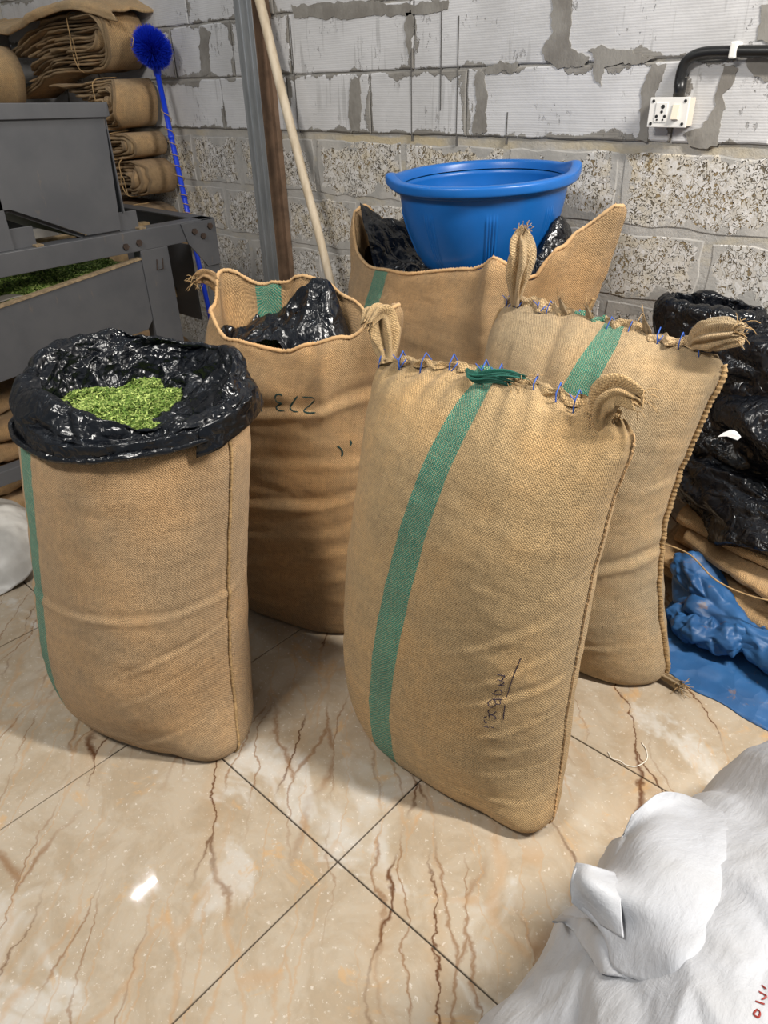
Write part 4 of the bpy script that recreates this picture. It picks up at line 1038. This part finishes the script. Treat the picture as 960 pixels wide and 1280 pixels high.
#@@PART whitesack
def white_pp():
    m = NT('white_woven_plastic'); g = m.obj()
    a = m.math('SINE', m.math('MULTIPLY', m.sep(g)[1], 2*math.pi/.004)); 
    st = m.noise(m.scale(g, (1, .25, 1)), 45, 4, .6); cr2 = m.noise(g, 16, 5, .7, .8)
    c = m.mix(m.maprange(m.noise(g, 5, 3), .35, .65), (.46, .475, .51), (.41, .415, .43))
    m.set(Base_Color=c, Roughness=.5, Specular_IOR_Level=.35)
    m.b.inputs['Subsurface Weight'].default_value = .0
    m.set(Normal=m.bump(m.math('ADD', m.math('MULTIPLY', cr2, .45), m.math('MULTIPLY', st, .4)), .6, .010)); return m.m
WPP = white_pp()
def build_white():
    t = thing('white_sack', 'big white woven plastic sack in the right foreground corner', 'sack', (0.17, 0.62, 0))
    n = 230; q = 300
    r = np.linspace(0, 1, n)[:, None]; th = np.linspace(0, 2*math.pi, q, endpoint=False)[None]
    # footprint: long oval; dome profile from the ground up
    prof = cr([(0, .53), (.25, .525), (.50, .49), (.72, .41), (.87, .31), (.97, .17), (1.0, .07), (.985, .02), (.96, 0)], n)
    ca, sa = np.cos(th), np.sin(th)
    ax = np.where(ca < 0, .445, .50); ay = np.where(sa > 0, .80, .55)
    x = ax*np.sign(ca)*np.abs(ca)**.95*prof[:, :1]; y = ay*np.sign(sa)*np.abs(sa)**.95*prof[:, :1]; z = prof[:, 1:2]+0*th
    z = z*(1-.14*sstep(.1, .7, y))*(1-.18*sstep(-.1, -.4, x))
    P = np.stack(np.broadcast_arrays(x, y, z), -1).copy()
    N = normals(P)
    if N[60, 0, 2] < 0: N = -N
    u = x*.85+y*.5; v = -x*.5+y*.85
    d = .036*facet(u*6, v*2.2, 4)+.020*facet(u*13+3, v*5, 7)+.006*facet(u*26, v*14, 2)+.0022*facet(u*60, v*36, 6)+.02*fbm(x*3, y*3, 1.0, 2)
    P += N*(d*sstep(.0, .05, z))[..., None]
    P[..., 2] = np.maximum(P[..., 2], 0.001)
    body = link('sack_body', grid_mesh('sack_body', P, None, wrap=True), WPP, t)
    bvh = BVHTree.FromPolygons([v_.co[:] for v_ in body.data.vertices], [p.vertices[:] for p in body.data.polygons])
    O = np.array([.17, .62, 0])
    def W(px, py, lift):
        dr = px_ray(px, py); h = bvh.ray_cast(Vector(np.array([0, 0, CAM_H])-O), Vector(dr))
        q = np.array(h[0])+O if h[0] is not None else at_plane(px, py, z=.33)
        return q-dr*lift-O
    fold = [[W(930, 1005, -.03), W(880, 1000, -.01), W(830, 990, .0), W(790, 1018, -.01)],
            [W(930, 1070, -.03), W(880, 1060, .02), W(800, 1052, .06), W(752, 1092, .045)],
            [W(920, 1130, -.03), W(860, 1140, .03), W(780, 1112, .09), W(722, 1082, .085)],
            [W(905, 1190, -.03), W(845, 1190, .02), W(772, 1152, .07), W(716, 1124, .055)],
            [W(880, 1250, -.03), W(820, 1232, -.01), W(768, 1210, .02), W(762, 1168, .035)]]
    cloth_fold('folded_mouth', fold, WPP, t, 110, 110, .006, 3, .0025, 6)
    lip = [[W(722, 1080, .09), W(740, 1083, .105), W(768, 1092, .10)], [W(716, 1100, .08), W(738, 1108, .11), W(775, 1114, .10)], [W(714, 1128, .058), W(742, 1150, .085), W(778, 1172, .07)]]
    cloth_fold('folded_lip', lip, WPP, t, 50, 40, .004, 5, .0025, 12)
    fld2 = [[W(690, 1152, -.02), W(712, 1158, .018), W(750, 1218, .0)], [W(706, 1142, -.01), W(738, 1156, .035), W(760, 1218, .015)], [W(728, 1146, -.01), W(765, 1172, .02), W(800, 1225, -.01)]]
    cloth_fold('side_fold', fld2, WPP, t, 50, 40, .004, 8, .0025, 12)
    RED = simple('red_marker', (.30, .03, .02), .6)
    trace_on(body, t, [[(952, 1232), (958, 1237)], [(948, 1240), (958, 1246), (952, 1250)], [(944, 1252), (956, 1256)], [(946, 1262), (942, 1268), (948, 1272), (950, 1266), (946, 1262)]], .0022, RED, 'red_writing', .002)
build_white()
def build_cloth_left():
    t = thing('white_cloth', 'crumpled white plastic sheet on the floor at the left edge of the picture', 'sheet', (-2.33, .56, 0))
    ctrl = [[(-.3, -.10, .01), (-.1, -.13, .02), (.10, -.13, .015), (.20, -.09, .005)], [(-.3, .0, .09), (-.1, -.02, .12), (.10, -.03, .10), (.20, .0, .02)],
            [(-.3, .1, .11), (-.1, .10, .13), (.05, .08, .10), (.15, .07, .03)], [(-.3, .22, .02), (-.1, .2, .02), (.05, .16, .02), (.12, .12, .01)]]
    cloth_fold('sheet', ctrl, simple('offwhite_plastic', (.60, .58, .54), .45, noise=.2, scale=8), t, 80, 60, .012, 2, .003, 9)
build_cloth_left()
mb = MB(); pts = [at_plane(x, y, z=.002) for x, y in [(760, 940), (765, 948), (775, 951), (782, 956), (795, 958), (808, 950), (808, 938), (802, 928)]]
tag(mb.tube(cr(np.array(pts), 60), .0012, 6).build('thread', simple('white_thread', (.8, .75, .65), .8), None, smooth=True), 'curled white thread on the marble floor right of the front-most sack', 'thread')

#@@PART machine
STEEL = NT('grey_painted_steel'); _g = STEEL.obj()
_c = STEEL.mix(STEEL.maprange(STEEL.noise(_g, 5, 4, .6), .35, .65), (0.062, 0.064, 0.070), (0.078, 0.079, 0.084))
_c = STEEL.mix(STEEL.math('MULTIPLY', STEEL.maprange(STEEL.noise(STEEL.scale(_g, (1, 4, 1)), 11, 5, .7), .62, .70), .35), _c, (0.16, 0.12, 0.08))
STEEL.set(Base_Color=_c, Roughness=.45, Specular_IOR_Level=.4); STEEL = STEEL.m
DUSTY = simple('dusty_edge', (0.26, 0.19, 0.11), .8, noise=.4, scale=60)
RUST = simple('rusty_bolt', (0.055, 0.035, 0.025), .6, noise=.4, scale=80, metal=.3)
WOOD = simple('rough_timber', (0.33, 0.23, 0.12), .85, noise=.4, scale=25, bump=.002)
def build_machine():
    X = -2.40
    t = thing('sieving_machine', 'grey painted steel machine with a hopper over a leaf tray, on the left', 'machine', (X, 1.0, 0))
    def bx(name, x0, x1, y0, y1, z0, z1, mat=STEEL, bev=.002, par=t):
        return MB().box(x0, x1, y0-1, y1-1, z0, z1).build(name, mat, par, bevel=bev)
    # top frame of angle iron
    bx('frame_rail', -.006, .0, .0, 1.655, .872, .940); r_ = bx('frame_rail', -.07, -.006, .0, 1.655, .934, .940)
    bx('frame_rail', -.80, -.794, .0, 1.66, .872, .940); bx('frame_rail', -.794, -.73, .0, 1.66, .934, .940)
    bx('frame_rail', -.80, .0, 1.652, 1.658, .872, .940); bx('frame_rail', -.80, 0, 1.60, 1.652, .934, .940)
    g = MB().prism([(1.51-1, .936), (1.657-1, .936), (1.657-1, .775), (1.60-1, .775), (1.53-1, .865)], 0, .001, .007).build('gusset_plate', STEEL, t, bevel=.001)
    def bolt(y, z, x=.008, r=.011):
        MB().tube([(x-.003, y-1, z), (x+.007, y-1, z)], r, 6).build('bolt', RUST, t)
    bolt(1.56, .905); bolt(1.63, .915); bolt(1.595, .885); bolt(1.283, .895, .001); bolt(1.335, .90, .001)
    # legs
    bx('leg', -.006, 0, 1.335, 1.445, 0, .872); bx('leg', -.05, -.006, 1.335, 1.341, 0, .872)
    bx('leg', -.006, .0, 1.59, 1.655, 0, .80); bx('leg', -.06, -.006, 1.649, 1.655, 0, .80)
    bx('leg', -.80, -.794, 1.59, 1.655, 0, .872); bx('leg', -.80, -.794, .15, .22, 0, .872); bx('leg', -.006, 0, -.1, -.03, 0, .872)
    MB().tube([(.001, .392, .835), (.004, .385, .80), (.004, .41, .80), (.001, .415, .835)], .002, 5).build('latch', RUST, t)
    # sloping tray with its lip, full of leaves
    tray = MB().prism([(-.9, .515), (.31, .600), (.335, .63), (.335, .845), (-.9, .705)], 0, -.012, -.006).build('tray_side', STEEL, t, bevel=.001)
    MB().prism([(-.9, .702), (.335, .842), (.335, .850), (-.9, .710)], 0, -.028, -.002).build('tray_lip', DUSTY, t, bevel=.001)
    MB().prism([(-.9, .55), (.31, .65), (.31, .655), (-.9, .555)], 0, -.72, -.012).build('tray_floor', STEEL, t)
    MB().prism([(-.9, .515), (.31, .600), (.335, .845), (-.9, .705)], 0, -.72, -.714).build('tray_side', STEEL, t)
    # curved deflector
    c = [(-.10, -.25, .80), (-.06, -.18, .79), (-.03, -.08, .80), (-.02, .0, .76)]
    cloth_fold('deflector_strip', [[np.array(p)+np.array([dx, dx*.3, 0]) for p in c] for dx in (0, -.03, -.06)], simple('galvanised_dull', (.22, .20, .17), .5), t, 30, 8, 0, 0, .002)
    # hopper
    X1 = -.02
    face = [(-.32, 1.340), (.315, 1.318), (.29, .947), (.17, .947), (-.055, 1.054), (-.32, 1.06)]
    MB().prism(face, 0, X1-.004, X1).build('hopper_panel', STEEL, t, bevel=.001)
    MB().prism([(-.32, 1.340), (.315, 1.318), (.29, .947), (.17, .947), (-.055, 1.054), (-.32, 1.06)], 0, X1-.55, X1-.546).build('hopper_panel', STEEL, t, bevel=.001)
    MB().box(X1-.55, X1, .313, .317, 1.0, 1.318).build('hopper_panel', STEEL, t)
    MB().box(X1-.55, X1, -.324, -.320, 1.05, 1.338).build('hopper_panel', STEEL, t)
    MB().prism([(-.32, 1.300), (.318, 1.283), (.325, 1.323), (-.32, 1.345)], 0, X1, X1+.012).build('hopper_rim', STEEL, t, bevel=.002)
    MB().prism([(-.32, 1.337), (.325, 1.318), (.325, 1.324), (-.32, 1.345)], 0, X1-.56, X1+.012).build('hopper_rim', STEEL, t) if False else None
    MB().box(X1-.56, X1+.01, .317, .327, 1.285, 1.325).build('hopper_rim', STEEL, t, bevel=.002)
    MB().prism([(.17, .947), (-.055, 1.054), (-.30, 1.06), (-.30, 1.05), (-.055, 1.044), (.16, .937)], 0, X1-.50, X1-.02).build('chute', STEEL, t)
    # feet of the hopper
    for y0 in (1.29, .925):
        MB().box(-.035, -.03, y0-1, y0+.075-1, .940, 1.0).build('foot_bracket', STEEL, t, bevel=.001)
        MB().box(-.06, -.002, y0+.06-1, y0+.085-1, .940, .946).build('foot_bracket', DUSTY, t, bevel=.001)
    bx('hopper_post', -.04, -.02, .86, .925, .94, 1.30)
    # things seen through the frame
    bx('rear_plate', -.50, -.494, 1.50, 1.98-.32, .50, .76)
    bx('rear_rail', -.50, -.46, .2, 1.6, .74, .78); bx('inner_rail', -.40, -.36, .2, 1.6, .86, .90, WOOD)
    bx('bottom_rail', -.05, .0, .0, 1.655, .22, .27); bx('bottom_rail', -.80, -.75, .0, 1.655, .22, .27)
    bx('timber_block', -.46, -.40, 1.42, 1.50, .50, .84, WOOD); bx('timber_block', -.30, -.25, 1.46, 1.60, .62, .66, WOOD)
    bx('end_panel', -.70, -.1, 1.60, 1.606, .55, .84)
    lv = thing('green_leaves', 'layer of green dried leaves lying in the tray of the grey machine', 'herbs', (X, 1.0, 0)); lv['kind'] = 'stuff'
    def base(x, y): return .575+.10+.118*(y+.9)+.012*fbm(x*9, y*9, 2, 2)
    gx, gy = np.meshgrid(np.linspace(-.70, -.03, 40), np.linspace(-.55, .32, 50)); link('leaf_bed', grid_mesh('leaf_bed', np.stack([gx, gy, base(gx, gy)-.004], -1)), LEAFBED, lv)['kind'] = 'stuff'
    leaf_heap('leaf_flakes', base, 14000, lambda r, n: (-.03-.67*r.random(n)**1.6, r.uniform(-.5, .32, n)), LEAF, lv, seed=5, L=(.012, .022), W=(.004, .007))['kind'] = 'stuff'
build_machine()

#@@PART stacks
def hairpin(x0, x1, zc, half, t, y0, y1, wave, mat, parent, seed, n=70, open_end=0.0):
    """one sack folded once: goes right, turns back round a bend and returns"""
    r = max(half, t*.55)
    top = [(x, zc+half) for x in np.linspace(x0, x1-r, n//2-6)]; arc = [(x1-r+r*math.sin(a), zc+half*math.cos(a)) for a in np.linspace(.15, math.pi-.15, 14)]
    bot = [(x, zc-half) for x in np.linspace(x1-r, x0+open_end, n//2-6)]
    p = np.array(top+arc+bot); p = cr(p, n, 3)
    p[:, 1] += wave(p[:, 0])+.004*vnoise(p[:, 0]*13, seed, np.sign(p[:, 1]-zc))
    T_ = np.gradient(p, axis=0); T_ /= np.linalg.norm(T_, axis=1)[:, None]; N = np.stack([-T_[:, 1], T_[:, 0]], 1)
    k0 = rng.uniform(.8, 1.15); t = t*k0
    prof = [(-.45, .012), (-.40, .003), (-.15, -.002), (.15, -.002), (.40, .003), (.45, .012), (.45, .12), (.45, y1-y0), (-.45, y1-y0), (-.45, .12)]
    P = np.zeros((n, len(prof), 3))
    jit = .040*vnoise(np.arange(n)*.11, seed*1.7)+.012*vnoise(np.arange(n)*.5, seed+3)
    for j, (a, b) in enumerate(prof):
        k = 1+.4*vnoise(np.arange(n)*.35, seed, j*.4)
        P[:, j, 0] = p[:, 0]+N[:, 0]*a*t*k; P[:, j, 2] = p[:, 1]+N[:, 1]*a*t*k; P[:, j, 1] = y0+b+(jit if b < .1 else jit*.3)
    U = np.zeros((n, len(prof)+1, 2)); U[..., 0] = np.linspace(0, 1, n)[:, None]; U[..., 1] = np.linspace(0, .6, len(prof)+1)[None]
    return link('folded_sack', grid_mesh('folded_sack', P, U, wrap=True), mat, parent)
def twine_loop(parent, x, y, z0, z1, depth, seed):
    r = random.Random(seed); mb = MB()
    pts = [(x, y+depth*.5, z0-.004), (x+.01, y-.012, z0+.005), (x-.006, y-.03, z0+(z1-z0)*.35), (x+.012, y-.034, z0+(z1-z0)*.62), (x+.002, y-.016, z1), (x, y+depth*.5, z1+.012)]
    mb.tube(cr(pts, 40), .0026, 6)
    mb.tube(cr([(x+.01, y-.03, z0+(z1-z0)*.6), (x+.05, y-.045, z0+(z1-z0)*.55), (x+.045, y-.04, z0+(z1-z0)*.3), (x+.07, y-.05, z0+(z1-z0)*.1)], 30), .0018, 5)
    mb.build('twine', YARN, parent, smooth=True)
def bundle(label, x0, x1, z0, z1, nl, y0, y1, sl, seed, mats, cut=0):
    t = thing('sack_bundle', label, 'sacks', ((x0+x1)/2, y0, z0), 0, 'tied bundles of folded sacks')
    cx = (x0+x1)/2; h = z1-z0; tk = h/(2*nl)
    def wave(x): return sl[0]*x+sl[1]*np.sin(x*sl[2]+seed)
    for k in range(nl):
        half = h/2-tk*(k+.5)
        hairpin(x0-cx+.02*k*(seed % 3), x1-cx-tk*k*.9, h/2, half, tk, .0, y1-y0, wave, mats[k % len(mats)], t, seed*5.3+k, open_end=.03*((k*7+seed) % 4))
    twine_loop(t, (x1-cx)*.45, -.0, wave((x1-cx)*.45), h+wave((x1-cx)*.45), y1-y0, seed)
    return t
JS = [JUTE, burlap('burlap_stack_a', (0.50, 0.35, 0.19)), burlap('burlap_stack_b', (0.40, 0.27, 0.145))]
Y0, Y1 = 2.07, 2.26
bundle('wide tied bundle of folded jute sacks behind the blue brush, wavy layers', -4.75, -3.63, 1.40, 1.64, 9, Y0, Y1, (.14, .030, 5.0), 2, JS)
bundle('tied bundle of folded jute sacks with a round bend, just above the hopper rim', -4.20, -3.60, 1.185, 1.395, 9, Y0-.03, Y1, (.03, .012, 6.0), 5, JS)
bundle('thin tied bundle of folded jute sacks level with the hopper panel', -4.15, -3.61, 1.05, 1.165, 4, Y0-.02, Y1, (.05, .010, 7.0), 4, JS)
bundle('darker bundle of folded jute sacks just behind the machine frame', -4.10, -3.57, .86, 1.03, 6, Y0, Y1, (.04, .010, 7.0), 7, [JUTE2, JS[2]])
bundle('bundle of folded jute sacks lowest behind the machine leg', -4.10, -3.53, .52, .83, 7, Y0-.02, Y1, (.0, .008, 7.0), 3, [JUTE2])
bundle('bundle of folded jute sacks at the top left with green stripe ends', -5.15, -4.50, 1.30, 1.58, 7, Y0-.22, Y1-.24, (-.12, .015, 6.0), 6, [JS[1], JS[0], burlap('burlap_greened', (.40, .30, .18), [(0.30, 0.42, 0)]), JS[2]])
bundle('bundle of folded jute sacks at the left edge, low behind the hopper rim', -5.10, -4.22, 1.08, 1.27, 6, Y0-.02, Y1, (.0, .015, 5.0), 8, JS)
def drape():
    t = thing('draped_sack', 'flat jute sack spread over the top of the bundles', 'sack', (-4.25, 2.03, 1.60))
    C = [[(-1.1, .05, .10), (-.6, .03, .075), (-.2, .0, .06), (.15, -.03, .10), (.45, .02, .12), (.66, .08, .07)], [(-1.1, -.01, .08), (-.6, -.03, .045), (-.2, -.05, .02), (.15, -.06, .055), (.45, -.03, .08), (.70, .05, .02)],
         [(-1.1, .4, .16), (-.6, .4, .14), (-.2, .4, .14), (.15, .4, .17), (.45, .4, .17), (.70, .4, .06)]]
    C = [C[1], C[0], C[2]]
    cloth_fold('sack_cloth', C, JS[1], t, 110, 40, .010, 3, .012, 8)
drape()
# loose jute under the machine
def under():
    t = thing('folded_sacks', 'dim pile of folded jute sacks on the floor under the grey machine', 'sacks', (-2.86, 1.08, 0))
    for k in range(5):
        z = .05+.085*k; rows = []
        for q in np.linspace(0, 1, 5):
            y = -.45+q*1.0; x = .30-.03*k+.03*math.sin(q*6+k*2)
            rows.append([(x-.45, y, z-.02), (x-.1, y, z-.035), (x, y, z-.02), (x+.03, y, z+.005), (x, y, z+.03), (x-.1, y, z+.04), (x-.45, y, z+.035)])
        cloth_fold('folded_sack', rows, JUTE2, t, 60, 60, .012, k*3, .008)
under()

#@@PART wallthings
def build_brush():
    hb = at_plane(190, 60, y=2.17); a = at_plane(196, 88, y=2.20); b = at_plane(262, 392, y=2.10)
    d = (b-a)/np.linalg.norm(b-a); foot = a+d*((a[2])/(-d[2]))
    t = thing('cobweb_brush', 'round blue bristle ceiling brush on a blue pole leaning against the wall', 'brush', foot)
    BL = simple('blue_pole', (.012, .05, .60), .3); BR = simple('blue_bristle', (.008, .04, .62), .5)
    A_ = a-foot
    MB().tube([(0, 0, 0), A_], .0125, 12).build('pole', BL, t, smooth=True)
    mb = MB(); mb.tube([A_*.985, A_*1.012, A_*1.03], [.017, .02, .016], 12); mb.build('socket', BL, t, smooth=True)
    for f in (.62, .80): MB().tube([A_*f, A_*(f+.012)], .0155, 12).build('collar', BL, t, smooth=True)
    # bristles
    r = np.random.default_rng(3); n = 6500; C = hb-foot; base = A_*1.02
    up = (C-base)/np.linalg.norm(C-base); s1 = np.cross(up, [0, 1, 0]); s1 /= np.linalg.norm(s1); s2 = np.cross(up, s1)
    ph = r.uniform(0, 2*math.pi, n); el = np.arccos(r.uniform(-.72, 1, n))
    dirs = np.cos(el)[:, None]*up+np.sin(el)[:, None]*(np.cos(ph)[:, None]*s1+.75*np.sin(ph)[:, None]*s2)
    core = base+up*r.uniform(.02, .09, n)[:, None]
    tip = C+dirs*(r.normal(.112, .006, n))[:, None]*(1-.22*np.abs(dirs[:, 2:3]))
    mid = (core+tip)/2+r.normal(0, .003, (n, 3)); w = np.cross(tip-core, r.normal(0, 1, (n, 3))); w /= np.linalg.norm(w, axis=1)[:, None]
    V = np.stack([core-w*.0012, core+w*.0012, mid-w*.0022, mid+w*.0022, tip-w*.0004, tip+w*.0004], 1)
    F = (np.array([[0, 1, 3, 2], [2, 3, 5, 4]])[None]+np.arange(n)[:, None, None]*6).reshape(-1, 4)
    link('bristles', mesh_np('bristles', V.reshape(-1, 3), F, None, False), BR, t)['kind'] = 'stuff'
    # twine wound down the pole
    s = np.linspace(0, 1, 420); c = A_*(.90-.42*s)[:, None]; ang = s**1.3*2*math.pi*13
    u1 = np.cross(A_/np.linalg.norm(A_), [0, 1, 0]); u1 /= np.linalg.norm(u1); u2 = np.cross(A_/np.linalg.norm(A_), u1)
    rad = .0165+.006*np.abs(vnoise(s*20, 2))
    MB().tube(c+rad[:, None]*(np.cos(ang)[:, None]*u1+np.sin(ang)[:, None]*u2), .0020, 5).build('twine', YARN, t, smooth=True)
    MB().tube(cr([C+np.array([.0, -.10, .0]), C+np.array([.03, -.115, .01]), C+np.array([.035, -.11, .035]), C+np.array([.0, -.11, .04]), C+np.array([-.01, -.10, .02])], 30), .002, 5).build('twine', YARN, t, smooth=True)
build_brush()
def build_pole():
    a = at_plane(324, 0, y=2.235); b = at_plane(419, 378, y=2.13); d = (b-a)/np.linalg.norm(b-a)
    top = a-d*.25; foot = a+d*(a[2]/(-d[2]))
    t = thing('wooden_pole', 'long pale wooden pole leaning against the wall left of the basin', 'pole', foot)
    m = NT('pale_wood'); g = m.obj(); c = m.mix(m.maprange(m.noise(m.scale(g, (30, 30, 2)), 1, 4, .6), .35, .65), (.66, .56, .42), (.52, .42, .29)); m.set(Base_Color=c, Roughness=.6)
    s = np.linspace(0, 1, 60)[:, None]; P = (top-foot)*s+np.stack([.004*vnoise(s[:, 0]*7, 1), .003*vnoise(s[:, 0]*7, 5), 0*s[:, 0]], 1)
    MB().tube(P, .0165+.0035*s[:, 0], 14).build('shaft', m.m, t, smooth=True)
build_pole()
def build_channel():
    y = 2.215
    x0 = at_plane(291, 0, y=y)[0]; x1 = at_plane(313, 0, y=y)[0]
    G_ = NT('galvanised_steel'); g = G_.obj()
    c = G_.mix(G_.maprange(G_.noise(G_.scale(g, (9, 9, 1.2)), 3, 5, .65), .35, .65), (.30, .32, .34), (.42, .44, .46)); G_.set(Base_Color=c, Roughness=.38, Metallic=.7)
    t = thing('steel_channel', 'upright galvanised steel channel fixed to the wall left of the wooden pole', 'channel', (x0, y, 0))
    w_ = x1-x0
    o = MB().box(0, w_, 0, .004, 0, 2.6).build('web', G_.m, t, bevel=.001)
    MB().box(0, .004, .004, .081, 0, 2.6).build('flange', G_.m, t, bevel=.001)
    RU = simple('rusty_flange', (.17, .105, .065), .75, noise=.4, scale=12)
    MB().box(w_-.004, w_, .004, .081, 0, 2.6).build('flange', RU, t, bevel=.001)
    MB().box(w_*.30, w_*.36, -.003, 0.0, 0, 2.6).build('rib', G_.m, t); MB().box(w_*.72, w_*.78, -.003, 0.0, 0, 2.6).build('rib', G_.m, t)
    MB().box(w_, w_+.020, .055, .083, 0, 2.6).build('timber_batten', RU, t, bevel=.001)
build_channel()
def build_switch():
    yf = WY-.052
    tl, tr = at_plane(815, 122.5, y=yf), at_plane(861, 122.5, y=yf); bl, br = at_plane(809, 158, y=yf), at_plane(857, 158.5, y=yf)
    x0 = (tl[0]+bl[0])/2; x1 = (tr[0]+br[0])/2; z1 = (tl[2]+tr[2])/2; z0 = (bl[2]+br[2])/2; W_ = x1-x0; H_ = z1-z0
    t = thing('socket_box', 'white switch and socket box on the wall under the black conduit', 'socket', (x0, WY, z0))
    WH = simple('white_plastic', (.82, .80, .76), .35); CRM = simple('cream_plastic', (.74, .66, .56), .45); BK = simple('black_hole', (.01, .01, .01), .6)
    MB().box(0, W_, -.046, -.004, 0, H_).build('box', CRM, t, bevel=.002)
    MB().box(-.002, W_+.002, -.054, -.046, -.002, H_+.002).build('faceplate', WH, t, bevel=.002)
    def at(u, v): return u*W_, v*H_
    a, b = at(.17, .16), at(.48, .84)
    so = MB().box(a[0], b[0], -.0565, -.054, a[1], b[1]).build('socket', WH, t, bevel=.0008)
    for (u, v, w_, h_) in ((.36, .70, .0035, .0075), (.345, .52, .003, .005), (.22, .36, .003, .0055), (.44, .36, .003, .0055), (.245, .24, .0025, .003), (.40, .24, .0025, .003)):
        x, z = at(u, v); n = 12
        MB().tube([(x, -.0572, z), (x, -.0562, z)], .5*(w_+h_), 12).build('socket_hole', BK, so)
    sw0, sw1 = at(.62, .24), at(.80, .78)
    MB().prism([(-.054, sw0[1]), (-.064, sw0[1]+.002), (-.057, sw1[1]), (-.054, sw1[1])], 0, sw0[0], sw1[0]).build('rocker', simple('rocker_cream', (.80, .72, .58), .3), t, bevel=.0008)
    for u, v in ((.08, .90), (.92, .90), (.08, .10), (.92, .10)):
        x, z = at(u, v); MB().tube([(x, -.0555, z), (x, -.0540, z)], .0042, 12).build('screw', BK, t, smooth=False)
    # conduit
    y = WY-.028
    c = thing('conduit', 'black cable conduit bending down to the switch box', 'conduit', (0, 0, 0))
    pts = [at_plane(848, 121, y=y), at_plane(849, 105, y=y), at_plane(852, 88, y=y), at_plane(858, 76, y=y), at_plane(868, 69, y=y), at_plane(884, 65, y=y), at_plane(920, 64, y=y), at_plane(962, 64, y=y)]
    pts.append(pts[-1]+(pts[-1]-pts[-2])*6)
    c.location = pts[0]; pts = [p-np.array(c.location) for p in pts]
    PL = simple('black_pvc', (.012, .012, .012), .35)
    MB().tube(cr(pts, 140, 20), .0135, 16).build('pipe', PL, c, smooth=True)
    MB().tube([pts[0]+np.array([0, 0, -.004]), pts[0]*.0+np.array([.001, 0, .045])], .0155, 16).build('coupling', PL, c, smooth=True)
    q = at_plane(919, 62, y=y)-np.array(c.location)
    MB().box(q[0]-.009, q[0]+.009, -.018, .026, q[2]-.020, q[2]+.018).build('saddle_clip', WH, c, bevel=.004)
build_switch()
#@@END
